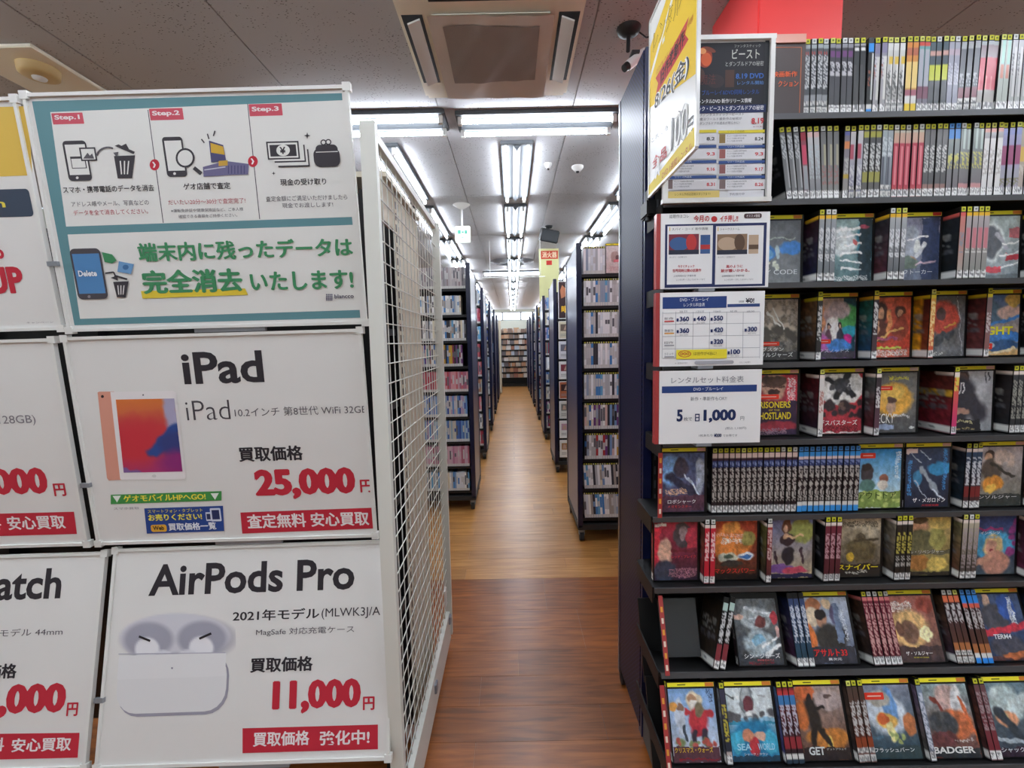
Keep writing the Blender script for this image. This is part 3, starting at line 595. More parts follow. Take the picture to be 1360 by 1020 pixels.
title('couple', sp('3c94d0', '4a6a3c'), 'g 2c84cc e0ece4;e .22 .42 .14 .18 3a3438;e .2 .3 .1 .06 2c2420;e .25 .62 .2 .1 4a7068;e .62 .5 .1 .08 8a5444;e .6 .6 .12 .08 d8d0c0;r 0 .7 1 1 7a9444;b .0 .72 1 .95 b8c868 14 .04;t .85 .05 .97 .5 e0f0f8;n .08', letter=[('アウトドア', .02, .84, .9, .12, '3c4c28', .0)], sticker=[(.05, .06, .4, .15)], endc='e8b8a8')
title('mega', sp('2a3446', '181a22', 'd8d8d8', .2, .5), 'g 34405c 181c2a;l .75 .3 1 .35 .1 2c78b0;e .8 .35 .3 .1 3084bc;e .28 .5 .1 .14 3a80b0;l .35 .35 .75 .75 .05 8c98a4;l .65 .7 .9 .88 .015 c8d4e0;l .05 .05 .35 .25 .012 a8b8c8;l .35 .05 .55 .2 .01 a8b8c8;l .2 .55 .5 .85 .012 a8b8c8;t .06 .2 .14 .8 3c8cd8;t .85 .02 .93 .7 3c8cd8;n .08;r .0 .02 .28 .08 e8c8c0', letter=[('ザ・メガロドン', .17, .92, .93, .08, 'f4f4f4', .02), ('大怪獣覚醒', .38, .985, .78, .035, 'd83838', 0)], endc='e8b8a8')
title('burn', sp('34506c', '4a2424', 'e4e8ec', .15, .6, 'r 0 .62 1 .8 7a2c2c'), 'g b4a4a4 5a5c50;e .25 .14 .12 .09 3a2a24;e .22 .18 .09 .07 c89878;e .3 .4 .25 .2 4a4038;l .3 .3 .8 .5 .03 2c2824;e .35 .62 .25 .14 e08830;e .3 .7 .12 .08 f0b848;b .4 .1 .9 .3 c0a898 8 .08;r 0 .8 1 1 2a2e2c;n .1', top='e4d4cc', letter=[('ンソルジャー', .02, .88, .9, .06, 'e8e8e8', 0)], endc='e8b8a8', back='g 28303c 1c2830')
title('redface', sp('c02838', '2c1c24'), 'g a82838 2a1c2c;r 0 .1 .15 .8 d02838;e .26 .5 .17 .22 c89880;e .64 .22 .18 .22 3c3438;e .66 .2 .1 .12 8a7478;r .4 .48 1 .52 5a1c24;e .25 .85 .25 .2 2c3040;t .35 .8 1 .95 a86878;r .75 .1 1 .45 b83040;r .0 .02 .28 .08 e8d8d0;n .12', letter=[('レッド・ブレイク', .4, .62, .96, .055, 'd84048', .01)], endc='e8b8a8')
title('cars', sp('d02c40', 'c02838', 'f0e8e4', .14, .62), 'g b84028 2c1c14;e .4 .4 .45 .3 d87834;e .4 .1 .2 .1 e89040;t .05 .22 .75 .27 f0b0a0;t .2 .29 .7 .38 e8e8e0;e .35 .62 .24 .09 b8bca8;e .36 .6 .12 .05 3c4c3c;e .75 .6 .18 .07 c8d4e0;e .75 .61 .14 .04 2c5c9c;e .4 .74 .25 .06 2c2824;e .8 .3 .15 .12 8a8040;r 0 .9 1 1 18100e;n .14', letter=[('マックスパワー', .02, .9, .95, .09, 'd83a34', .02)], endc='e8b8a8', top='e8dcd4', back='g 5a4434 8a2830')
title('girl', sp('a83c38', '4a2c30', 'e0c8c8', .1, .6), 'g 6a70a0 b09c70;e .75 .2 .3 .2 8a9048;e .4 .12 .1 .12 5a3424;e .4 .16 .06 .06 d0a080;e .4 .33 .16 .1 2c2024;e .4 .28 .08 .05 c89878;e .45 .6 .14 .16 1e1c22;l .15 .55 .2 .75 .03 302028;l .75 .5 .8 .75 .03 302028;r 0 .55 .1 .7 d8c8b8;e .25 .83 .35 .08 6a4488;e .6 .86 .3 .06 b83c50;r 0 .92 1 1 24203c;l .4 .3 .75 .28 .03 d8b080;n .1', top='e8dcd4', endc='e8b8a8', back='g 6a6a3c 3a2c24')
title('sniper', sp('7a3040', '4a242c', 'd0a8b0', .2, .6), 'g a89c80 3c342c;b .1 .0 .9 .2 b8ac90 6 .15;l .1 .5 .5 .4 .05 5c5440;e .55 .38 .14 .12 4c4434;e .55 .55 .35 .2 54492f;l .4 .4 .9 .35 .03 3c3424;e .3 .65 .1 .08 c8a030;n .14;t .1 .05 .9 .14 4c4438;r 0 .78 1 1 241e1a;t .2 .9 .7 .94 d0ccc0', letter=[('スナイパー', .0, .88, .95, .1, 'e8d42c', .03)], top='e8dcd4', endc='e8b8a8')
title('rev', sp('2c2a26', '24221e', 'd8cc5c', .2, .55, 't .2 .58 .8 .75 c8c8c4'), 'g c8a868 7c7038;e .3 .14 .18 .14 c8906c;e .3 .06 .2 .06 4a3c28;e .3 .42 .35 .2 5c5a3c;e .7 .35 .2 .2 98924c;e .75 .1 .25 .12 d8b860;r 0 .56 1 .64 5c5844;e .25 .78 .25 .14 a86c34;e .7 .8 .25 .12 d8b858;r 0 .93 1 1 302820;n .12', letter=[('ル・リベンジャー', .05, .62, .85, .06, 'e0e0dc', 0)], top='e8dcd4', endc='e8b8a8', back='g 8a8474 3c3028')
title('blonde', sp('c8c0a8', '3c3434', 'a89ca0', .15, .8), 'g 2c3c70 3c4850;e .5 .5 .5 .25 3c98c8;r .0 .2 .7 .24 8c2c60;e .5 .5 .22 .2 d8b878;e .45 .52 .12 .12 c88c74;e .45 .58 .05 .02 7c2c30;e .55 .8 .32 .2 b87c68;l .0 .85 .4 .7 .08 c08870;b .8 .1 1 .8 8c3878 8 .06;n .1', letter=[('ラ・インベンツ', .0, .31, .62, .05, 'e8f0f4', .01), ('覚醒する', .3, .38, .68, .04, '7cc0e8', 0)], top='e8dcd4', endc='e8b8a8', back='g 6a6c50 5a3428')
title('shin', sp('383c40', '3a2428', 'c8c8c8', .3, .6), 'g 5c6266 2a2c30;e .5 .3 .35 .18 9aa4a8;l .3 .15 .9 .25 .03 c8d0d4;l .35 .3 .85 .27 .02 c0c8cc;e .6 .36 .12 .09 5a2c2c;e .5 .68 .35 .2 98a8b0;e .5 .62 .15 .08 6a9ab4;l .6 .75 .95 .55 .03 d8dcdc;l .65 .85 .95 .7 .03 d8dcdc;e .1 .28 .12 .04 c8a090;e .92 .3 .06 .1 a02c34;e .95 .5 .05 .08 c89890;t .2 .95 .8 .99 702028;n .16', letter=[('シン・ジョーズ', .12, .9, .93, .075, 'ececec', .01), ('放射能巨大ザメ', .4, .94, .78, .03, 'd86060', 0)])
title('jumb', sp('1c1c1e', '1a1416', 'e0e0e0', .15, .6, 'r 0 0 1 .12 a8c0b8;r 0 .62 1 .86 7c2c34', WB), back='g 241c14 2a2018')
title('man', sp('3c4c78', '1c3c48', 'd8dce4', .1, .65), 'g a8b4c8 4c5468;e .2 .12 .18 .12 a86440;e .5 .1 .1 .08 d8b890;e .65 .25 .12 .15 4a4460;e .15 .3 .18 .15 d8c4a4;e .36 .35 .11 .12 b07c60;e .33 .26 .12 .08 1c1818;e .5 .62 .36 .22 2a2826;e .05 .6 .12 .2 d86c34;r .65 .1 .78 .7 5c6c88;r 0 .74 1 1 2c2c34;t .8 .2 .88 .65 d0d8e0;n .1', letter=[('アサルト33', .05, .89, .8, .11, 'dc3434', .03), ('異次元', .35, .95, .65, .04, 'f0f0f0', .01)], back='g 1c2a4c 4c2838')
title('blast', sp('781c34', '5c1828', 'd0a8a0', .1, .85), 'g a85c50 4c3c30;t .0 .1 .5 .25 f0e8e0;e .35 .5 .45 .28 d8a868;e .7 .58 .18 .1 fff0b0;e .35 .55 .2 .17 6c4c3c;e .15 .5 .1 .12 5c3c30;e .8 .15 .2 .12 8c3c30;r 0 .76 1 1 3c2c2c;n .14', letter=[('ザ・ソルジャー', .15, .9, .75, .06, 'f0ece8', .02), ('荒野の決戦', .3, .94, .65, .02, 'd8cc40', 0)], back='g 4a3428 2c2422', top='e08080')
title('doctor', sp('3c2834', '5a3420', 'c8c8c8', .12, .42, 'r 0 0 1 .1 e0744c;r 0 .7 1 .86 a8683c', WB2), 'g 3c4c70 1c2c4c;e .25 .1 .08 .12 d0a890;l .25 .2 .45 .35 .06 e0c8b8;e .35 .35 .3 .2 3c3c44;e .65 .2 .2 .2 2c4c9c;t .7 .05 .8 .5 e8f0f4;l 0 .6 1 .47 .07 c82c3c;e .5 .8 .4 .18 3c3c48;r 0 .93 1 1 4a2c2c;e .6 .92 .3 .05 b85c34;n .12', letter=[('TERM4', .2, .68, .6, .07, 'e8ecf0', .02)], back='g 4a3824 3c2c3c')
title('doctorb', sp('3c2834', '5a3420', 'c8c8c8', .2, .5, 'r 0 0 1 .13 2c88e0;r 0 .13 1 .2 d8604c;r 0 .72 1 .84 a8683c', 'r 0 .84 1 .92 d8d8d4;r 0 .92 1 1 2c88e0'))
title('next8', sp('2c3444', '1c1c22', 'c8d0d8', .1, .5), 'g 1c2c4c 182030;n .1', back='g 1c2434 2c3c5c')
title('xmas', sp('7c5868', '8a3c44'), 'g 6c98d0 c8d0dc;e .55 .2 .16 .16 d8c8a8;e .52 .16 .09 .07 a87c5c;e .54 .24 .1 .07 e8e4dc;e .6 .45 .2 .18 b82c34;l .4 .35 .3 .3 .05 b82c34;l .7 .35 .88 .36 .06 b82c34;e .6 .58 .17 .08 a82430;l .5 .6 .5 .75 .06 2c2430;l .7 .6 .75 .75 .06 2c2430;e .22 .4 .1 .25 b8c4d4;e .24 .25 .06 .05 7c5c4c;l .3 .5 .3 .7 .03 2c3440;e .1 .25 .08 .06 d89040;e .65 .3 .1 .1 6c6048;b .1 .7 .95 .82 6c7c50 8 .05;b .1 .7 .95 .82 b04840 8 .05;r 0 .79 1 1 4a2a34;t .85 .02 .95 .2 2c3450;n .08;r .1 .94 .95 .96 7c1c24', letter=[('クリスマス・ウォーズ', .03, .87, .85, .075, 'e0b838', .02)])
title('shark', sp('3c3a50', '242c38', 'd8c83c', .22, .7, 'r 0 .82 1 .9 b8a8a4', WB), 'g d0dce0 1c78b0;r 0 0 1 .42 ccd8dc;e .45 .2 .16 .22 70787c .08;e .45 .12 .1 .14 9ca4a8 .2;e .48 .24 .11 .13 5c2c34 .1;e .5 .36 .14 .04 d8dcdc;b .0 .35 .95 .48 4c4c50 14 .06;r 0 .48 1 .52 2c7c9c;e .5 .75 .5 .3 1c6c9c;e .15 .75 .15 .15 38a4c8;e .85 .75 .15 .15 38a4c8;e .4 .66 .14 .08 c87c5c;e .65 .66 .12 .07 c89880;e .5 .8 .12 .12 b82c34;r 0 .92 1 1 1c3448;l .0 .1 .15 .16 .015 4c5458;l .7 .1 .85 .14 .015 a8b0b4;n .1', letter=[('SEA', .12, .85, .42, .09, 'a8dcf0', .02), ('WORLD', .56, .85, .92, .09, 'a8dcf0', .02), ('シャーク・タウン', .25, .92, .75, .035, 'e8e8e8', 0)], back='g 8a94a0 3c4048')
title('getx', sp('8a2c34', '1c1c24', 'c8d0e0', .18, .62, 'r 0 .04 1 .1 b83838;r 0 .1 1 .24 3c78b0;r 0 .66 1 .8 8c2c34', 'r 0 .86 1 .94 d8d8d4;r 0 .94 1 1 2c3c4c'), 'g 98847c 4c2c20;e .2 .1 .25 .12 b8542c;e .1 .4 .15 .2 b85c2c;e .7 .2 .3 .15 a89490;e .6 .7 .45 .14 b86c2c;e .6 .78 .08 .12 e8c058;e .3 .16 .06 .06 1c1614;l .3 .25 .35 .5 .12 1e1a18;l .35 .55 .28 .78 .06 1c1816;l .42 .55 .6 .78 .06 1c1816;l .35 .3 .6 .3 .03 1c1816;e .7 .15 .1 .02 4c3c38;r 0 .82 1 1 241c1c;n .12', letter=[('GET', .12, .93, .46, .11, 'd8dcdc', .03), ('ゲットアウェイ', .5, .87, .92, .03, 'd0d0d0', 0)], back='g 4c6c90 4c3c68')
title('bomb', sp('4c3c34', '6c3024', 'd0d4d4', .2, .65, 'r 0 .68 1 .8 8c4024', WB2), 'g 7c8498 1c3440;e .4 .4 .42 .28 c0ccd8;e .5 .3 .15 .28 5c8cc8;e .3 .2 .25 .12 a8a498;e .4 .5 .22 .12 e8b050;e .33 .48 .12 .08 d0582c;e .85 .55 .15 .14 b8683c;e .45 .64 .08 .14 e8dc90;b .25 .68 .7 .8 98a860 8 .04;r 0 .68 .25 .72 3c5c70;r 0 .84 1 1 28383c;n .1', letter=[('フラッシュバーン', .0, .91, .85, .06, 'e8ecec', .01)], sticker=[(.0, .1, .42, .2)], back='g 4c3c34 3a3434')
title('badger', sp('8090a8', '6c707c', 'd8dce8', .1, .85), 'g 88a0a4 5c2c24;e .5 .2 .25 .2 b89890;l .2 .2 .4 .4 .04 6c2c24;e .75 .3 .14 .3 d0d0d0;e .6 .55 .4 .2 c06038;e .35 .55 .3 .18 3c4044;l .8 .2 1 .8 .03 c85c34;e .3 .75 .3 .1 5c3030;r 0 .86 1 1 22262a;t .5 .75 .9 .78 d0ccc8;n .14', letter=[('BADGER', .0, .94, .88, .09, 'e8e8e4', .03)], back='g 6c5c78 4c4a3c')
title('crash', sp('6c4c50', '7c2430', 'a89a9c', .1, .6), 'g 5c7480 2c3440;e .4 .3 .35 .28 a0b4b4;b .1 .1 .8 .5 b8c8c8 12 .08;e .35 .5 .25 .12 d89068;e .3 .46 .1 .06 f0d080;l .2 .4 .7 .9 .1 2c343c;l .0 .75 .9 .85 .04 a8b8c4;r 0 .88 1 1 2a1c28;n .12', letter=[('シャックダウン', .05, .94, .95, .07, 'e0e4e8', .01)], back='g 141214 3c2c30;r .55 .05 1 .85 4a2c28')
title('next9', sp('2c2c34', '1c1c22', 'c8ccd0', .1, .5), back='g 101214 1c1c20')
title('next7', sp('5c2438', '3c1c2c', 'c8ccd0', .1, .5), back='g 2c1420 5c2438', top='e8dcd4')
title('next6', sp('3c3438', '2c2c2c', 'c8ccd0', .1, .5), back='g 241c18 3c2418', top='e8dcd4')
title('lowcopy', sp('4c4440', '3c3434', 'c8ccd0', .1, .5), 'g 3c3434 2c2424;n .1')

# ================================================================= NEW-RELEASE GONDOLA (right foreground)
def holes_mat(name, base, hole, s):
    m = bpy.data.materials.new(name); m.use_nodes = True; n = m.node_tree; b = n.nodes['Principled BSDF']
    geo = n.nodes.new('ShaderNodeNewGeometry'); mp = n.nodes.new('ShaderNodeMapping'); mp.inputs['Scale'].default_value = (0, s, s); mp.inputs['Rotation'].default_value = (.785, 0, 0)
    n.links.new(geo.outputs['Position'], mp.inputs['Vector'])
    vo = n.nodes.new('ShaderNodeTexVoronoi'); vo.inputs['Randomness'].default_value = 0; vo.inputs['Scale'].default_value = 1
    n.links.new(mp.outputs['Vector'], vo.inputs['Vector'])
    cr = n.nodes.new('ShaderNodeValToRGB'); e = cr.color_ramp.elements; e[0].position = .34; e[0].color = (*lin(hole), 1); e[1].position = .4; e[1].color = (*lin(base), 1)
    n.links.new(vo.outputs['Distance'], cr.inputs['Fac']); n.links.new(cr.outputs['Color'], b.inputs['Base Color'])
    bp = n.nodes.new('ShaderNodeBump'); bp.inputs['Strength'].default_value = .6; bp.inputs['Distance'].default_value = .001
    n.links.new(cr.outputs['Color'], bp.inputs['Height']); n.links.new(bp.outputs['Normal'], b.inputs['Normal'])
    b.inputs['Roughness'].default_value = .36; b.inputs['Coat Weight'].default_value = 0; b.inputs['Specular IOR Level'].default_value = .12
    return m
M_PERF = holes_mat('perforated_navy_steel', '20254a', '030408', 84)
GX0, GX1 = .432, 1.64
ROWS = {1: (1.25, 1.93, 0), 2: (1.255, 1.715, 0), 3: (1.235, 1.495, 0), 4: (1.25, 1.282, 0), 5: (1.24, 1.069, 0), 6: (1.245, .853, 0), 7: (1.225, .655, 0),
        8: (1.165, .444, math.radians(20)), 9: (1.075, .246, math.radians(20))}
g = empty('display_gondola', ((GX0+GX1)/2, 1.4, 0)); tag(g, 'tall black display gondola full of new-release cases with a navy perforated end panel', 'shelving')
gi = Matrix.Translation((-(GX0+GX1)/2, -1.4, 0))
def gp(mb, nm, m_): o = mb.build(nm, m_, g); o.matrix_local = gi; return o
zt = P(861, 62, Y=1.39)[2]
gp(MB().box((GX0, 1.405, .1), (GX1, 1.43, zt-.35)), 'back_panel', M_BLACKM)
for x in (.434, 1.30, GX1):
    q = MB(); q.box((x, 1.386, .02), (x+.03, 1.405, 2.16))
    gp(q, 'upright', M_BLACKM)
q = MB()
for i in range(44): q.box((.438, 1.3845, .12+i*.045), (.443, 1.3865, .145+i*.045)); q.box((.451, 1.3845, .12+i*.045), (.456, 1.3865, .145+i*.045))
o = gp(q, 'upright_slots', mat('slot_grey', '3c3d42', .6)); o['kind'] = 'stuff'  # slots drawn as strips of plain dark grey
for r, (y, z, tl) in ROWS.items():
    y0 = y-.014; L = 1.38-y0
    def prof(xa, xb, lip=True):
        q = MB()
        if tl: Mx = Matrix.Translation((0, y, z))@Matrix.Rotation(-tl, 4, 'X')@Matrix.Translation((0, -y, -z))
        else: Mx = None
        q.box((xa, y0+.004, z-.012), (xb, (1.385 if not tl else y0+.19), z-.001), M=Mx)
        return q, Mx
    x0 = .387 if r >= 6 else .412
    q, Mx = prof(x0, GX1); gp(q, 'shelf_board', M_BLACKM)
    q = MB(); q.box((x0, y0-.002, z-.015), (GX1, y0+.004, z-.0005), M=Mx); gp(q, 'shelf_lip', M_SHELF)
    q = MB(); q.box((x0-.004, y0+.01, z-.05), (x0, 1.38, z-.002)); gp(q, 'shelf_bracket', M_BLACKM)
    if tl:
        q = MB(); q.box((x0, y0+.19, z-.09), (GX1, y0+.2, z+.15), M=Mx); gp(q, 'back_rest', M_BLACKM)
gp(MB().box((.41, 1.06, .03), (GX1, 1.40, .15)), 'plinth', mat('plinth_grey', '5a5c5a', .5))
# navy end panel: flat frame with a perforated sheet
q = MB(); q.box((.404, 1.39, .035), (.43, 1.42, zt)); gp(q, 'panel_frame', mat('navy_edge', '11183e', .3, coat=.4))
q = MB(); q.box((.400, 1.685, .035), (.43, 1.705, zt)); gp(q, 'panel_frame', M_NAVY)
gp(MB().box((.402, 1.405, .06), (.412, 1.695, zt)), 'perforated_panel', M_PERF)
for (x, y) in ((.415, 1.67), (1.7, 1.67)):
    q = MB(); q.tube((x-.012, y, .026), (x+.012, y, .026), .025, 14); q.box((x-.014, y-.012, .03), (x+.014, y+.012, .062)); gp(q, 'caster', M_RUB)
q = MB(); q.box((.413, 1.43, .08), (GX1, 1.45, 2.2)); gp(q, 'rear_panel', M_NAVY)

def colx(px, r, dy=0.0):
    y, z, tl = ROWS[r]; ym = y+.095*math.sin(tl)+dy; zm = z+.095*math.cos(tl); x = .8
    for _ in range(4):
        c = CM.T@(np.array([x, ym, zm])-CP); py = CY-F*c[1]/-c[2]; x = P(px, py, Y=ym)[0]
    return x
def place(key, x, r, label, group, face=False, dy=0.0, lean=0.0, yaw=0.0, tagc='c9c832', back=0.0):
    y, z, tl = ROWS[r]
    M = Matrix.Translation((x, y, z))@Matrix.Rotation(-tl, 4, 'X')
    if face: M = M@Matrix.Translation((0, dy+T_, 0))@Matrix.Rotation(-back, 4, 'X')@Matrix.Rotation(-math.pi/2+yaw, 4, 'Z')
    else: M = M@Matrix.Translation((0, dy, max(0, math.sin(lean))*T_))@Matrix.Rotation(lean, 4, 'Y')@Matrix.Rotation(yaw, 4, 'Z')
    return case(key, M, label, group, tagc, cover_ok(key))
def cover_ok(key): return True
TAGS = ['c9c832', 'c9c832', 'd7d96a', 'c9c832', 'd2d6d2']
NTH = lambda i, n: 'only' if n == 1 else ORD[i]
# --- row 1: spines only
runs = [('a1', 4, 1068.0, 'black spine with white lettering over a double white label', -.01), ('a2', 4, 1099.8, 'dark grey spine with a purple top', -.01), ('a3', 2, 1133.2, 'plain dark spine with one white dot', -.02),
        ('a4', 1, 1151.3, 'black spine capped with a bright blue square', 0), ('a5', 2, 1160.5, 'lavender grey spine with orange flecks', 0), ('a6', 3, 1177.2, 'white spine with a small yellow patch', 0),
        ('a7', 2, 1201.8, 'orange and yellow spine with a yellow foot', 0), ('a8', 2, 1217.8, 'pale spine shading to purple at the foot', 0), ('a9', 3, 1233.4, 'dark spine with a lime green block', 0),
        ('b1', 2, 1258.5, 'pale lavender spine', 0), ('b2', 3, 1274.6, 'grey spine with a white double label', .02), ('b3', 3, 1300.2, 'pink-red spine leaning right', .03), ('b4', 2, 1323.2, 'mint and beige spine', .02), ('b5', 5, 1338.6, 'pale grey spine at the right end', .01)]
def spine_run(r, runs, row_words, group):
    last = -9
    for key, n, px, desc, lean in runs:
        px1 = None
        for i in range(n):
            x = colx(px+i*8.15, r); x = max(x, last+T_+.0006) if lean >= 0 or r != 2 else max(x, last+T_+.0012)
            last = x
            t_ = 'none' if key == 'a4' else R.choice(TAGS)
            if key in ('d2',): t_ = '4f93d8'
            lb = '%s, %s' % (desc, row_words) if n == 1 else '%s, %s of %d, %s' % (desc, ORD[i], n, row_words)
            xx = x-.095*math.sin(lean)
            place(key, xx, r, lb, group, lean=lean, tagc=None if t_ == 'none' else t_, dy=R.uniform(-.002, .003))
spine_run(1, runs, 'top row', 'rental cases on the top row')
# --- row 2
x = None
lean_keys = [('c1', -.15), ('c1', -.135), ('c1', -.12), ('c2', -.105), ('c3', -.09), ('c3', -.08), ('c4', -.065), ('c4', -.055), ('c4', -.045)]
cd = {'c1': 'leaning grey spine with white glyphs at its top', 'c2': 'leaning dark pink spine', 'c3': 'leaning grey spine with a white cap', 'c4': 'slightly leaning grey spine with beige marks'}
cnt = {}
zb = colx(1118.5, 2)-T_-.004
bot = zb
pl_ = []
for key, ln in lean_keys[::-1]:
    pl_.append((key, ln, bot)); bot -= (T_+.0004)/math.cos(ln)
for key, ln, xb_ in pl_[::-1]:
    i = cnt.get(key, 0); cnt[key] = i+1; n = sum(1 for k_ in lean_keys if k_[0] == key)
    lb = cd[key]+(', second row' if n == 1 else ', %s of %d alike, second row' % (ORD[i], n))
    place(key, xb_, 2, lb, 'rental cases on the second row', lean=ln, tagc=R.choice(TAGS))
runs = [('c5', 1, 1120.5, 'purple grey spine with an orange dot', 0), ('c6', 2, 1129, 'white spine with a pink streak', 0), ('c7', 3, 1145, 'dark spine with white glyphs and an olive cap', 0), ('c8', 2, 1169.3, 'slate blue spine with a double label', 0),
        ('c9', 5, 1185.5, 'rose red spine', 0), ('d1', 4, 1224.5, 'grey spine with long white lettering', .0), ('d2', 2, 1257, 'grey-green spine with a blue top', .0), ('d3', 4, 1273, 'grey-green spine with yellow lettering', .0),
        ('d4', 3, 1305.5, 'all white spine', .01), ('d5', 3, 1330, 'blue-topped magenta spine', 0), ('d6', 3, 1354, 'beige and yellow spine', 0)]
spine_run(2, runs, 'second row', 'rental cases on the second row')
# --- rows with covers: ('s', px, key, n, lean, words) stacks and ('c', key, words) covers facing out
def shelf(r, items, row_words, rec, group):
    cur = -9
    for it in items:
        if it[0] == 's':
            _, px, key, n, desc = it[:5]; lean = it[5] if len(it) > 5 else 0; tc = it[6] if len(it) > 6 else None
            x = max(colx(px, r), cur+.001)
            for i in range(n):
                t_ = tc or R.choice(TAGS)
                if t_ == 'none': t_ = None
                lb = '%s, %s' % (desc, row_words) if n == 1 else '%s, %s of %d, %s' % (desc, ORD[i], n, row_words)
                place(key, x+i*(T_+.0008)/math.cos(lean)-(.095*math.sin(lean)), r, lb, group, lean=lean, tagc=t_, dy=R.uniform(-.001, .002))
            cur = x+n*(T_+.0008)
        elif it[0] == 'c':
            _, key, desc = it[:3]; px = it[3] if len(it) > 3 else None
            x = cur+.0015 if px is None else max(colx(px, r, rec), cur+.001)
            place(key, x, r, 'case facing out, %s on its cover, %s' % (desc, row_words), group, True, dy=rec, back=.03 if r < 8 else 0, tagc=it[4] if len(it) > 4 else 'c9c832')
            cur = x+D_+.001
shelf(3, [('c', 'spy', 'a blue butterfly', 1003), ('s', 1087, 'fang', 3, 'silver spine left of the fanged teal cover'), ('c', 'fang', 'white fangs over teal'), ('s', 1175, 'purple', 3, 'silver spine left of the purple figure cover'), ('c', 'purple', 'a hazy purple figure'),
          ('s', 1264.5, 'ringred', 1, 'grey spine with a red cap before the ring cover'), ('s', 1274, 'ring', 4, 'orange-capped pink spine left of the ring cover'), ('c', 'ring', 'a dark disc in a white ring'), ('s', 1372, 'slate', 2, 'slate spine at the right edge')], 'third row', .04, 'rental cases on the third row')
shelf(4, [('c', 'sold', 'grey soldiers', 1001), ('s', 1084.5, 'color', 1, 'black spine with white lettering left of the rainbow cover'), ('c', 'color', 'a rainbow crowd'), ('s', 1159.5, 'redg', 1, 'dark spine left of the red two-woman cover'), ('c', 'redg', 'two women on red'),
          ('s', 1233, 'splash', 1, 'orange spine left of the red splash cover'), ('c', 'splash', 'a red splash on grey'), ('s', 1308, 'light', 1, 'grey-pink spine left of the blue car cover'), ('c', 'light', 'a blue car and yellow title'), ('s', 1381, 'slate', 1, 'slate spine at the right end')], 'fourth row', .045, 'rental cases on the fourth row')
shelf(5, [('c', 'ghost', 'a moustached face over a yellow title', 1000), ('s', 1087.5, 'busters', 1, 'white spine left of the white disc cover'), ('c', 'busters', 'crossed black bars on a white disc'), ('s', 1161.5, 'becky', 1, 'dark spine with vertical white title left of the orange cover'), ('c', 'becky', 'a girl against orange flames'),
          ('s', 1265, 'suit', 1, 'orange and magenta spine left of the suited man'), ('c', 'suit', 'a man in a dark suit'), ('s', 1343, 'darkx', 4, 'near-black spine at the right end')], 'fifth row', .03, 'rental cases on the fifth row')
shelf(6, [('c', 'robo', 'a blue armoured figure', 877), ('s', 945.5, 'dark6', 15, 'dark maroon spine with a yellow or white tag', 0, None), ('s', 1053.5, 'dark6b', 11, 'dark maroon spine with a blue tag', 0, '4f93d8'), ('c', 'couple', 'a couple under a blue sky', None), ('c', 'mega', 'a giant shark and submarine', 1192),
          ('s', 1281.5, 'burn', 3, 'blue-grey spine left of the running soldier'), ('c', 'burn', 'a running soldier and flames'), ('s', 1362, 'next6', 2, 'brown spine at the right end')], 'sixth row', .012, 'rental cases on the sixth row')
shelf(7, [('c', 'redface', 'a bald man on red', 868), ('s', 935, 'cars', 2, 'red spine left of the racing car cover'), ('c', 'cars', 'racing cars and an explosion'), ('s', 1018, 'girl', 1, 'red spine left of the dancing woman cover'), ('c', 'girl', 'a woman in black above purple'),
          ('s', 1095, 'sniper', 3, 'maroon spine left of the sniper cover'), ('c', 'sniper', 'a sniper in dry grass'), ('s', 1189, 'rev', 3, 'yellow-lettered black spine left of the khaki soldier'), ('c', 'rev', 'a khaki soldier portrait'),
          ('s', 1275, 'blonde', 3, 'grey spine left of the blonde girl cover'), ('c', 'blonde', 'a blonde girl on blue'), ('s', 1364, 'next7', 2, 'dark pink spine at the right end')], 'seventh row', .02, 'rental cases on the seventh row')
# row 8: an empty slot, two cases fallen to the right, then the tilted display
for i in range(2):
    xb_ = colx(952+i*8.6, 8); place('jumb', xb_-.095*math.sin(.3), 8, 'black case with white vertical title leaning right, %s of two, eighth row' % ORD[i], 'rental cases on the eighth row', lean=.3, tagc=None, dy=-.012)
shelf(8, [('c', 'shin', 'a grey shark face in clouds', 975, None), ('s', 1052, 'man', 3, 'navy spine left of the dark-haired man cover', 0, 'none'), ('c', 'man', 'a dark-haired man and red title'), ('s', 1152, 'blast', 5, 'crimson spine left of the sandy explosion cover'), ('c', 'blast', 'a sandy explosion'),
          ('s', 1261, 'doctor', 3, 'dark spine with a red-orange cap left of the doctor cover'), ('s', 1285.5, 'doctorb', 3, 'dark spine with a blue cap left of the doctor cover', 0, '4f93d8'), ('c', 'doctor', 'a pale face above a red band'), ('s', 1376, 'next8', 2, 'navy spine at the right end')], 'eighth row', .015, 'rental cases on the eighth row')
shelf(9, [('c', 'xmas', 'a bearded man in a red coat', 889), ('s', 956, 'shark', 1, 'dark spine with yellow title left of the leaping shark'), ('c', 'shark', 'a leaping shark over blue water'), ('s', 1033.5, 'getx', 3, 'blue and white spine left of the gunman silhouette'), ('c', 'getx', 'a gunman silhouette before flames'),
          ('s', 1123.5, 'bomb', 3, 'black spine with white double label left of the fireball cover'), ('c', 'bomb', 'a fireball over the sea'), ('s', 1211, 'badger', 1, 'pale blue spine left of the burning badger cover'), ('c', 'badger', 'a burning figure titled badger'),
          ('s', 1302, 'crash', 2, 'maroon spine left of the crashing plane cover'), ('c', 'crash', 'a crashing plane in smoke'), ('s', 1392, 'next9', 2, 'black spine at the right end')], 'bottom row', .012, 'rental cases on the bottom row')
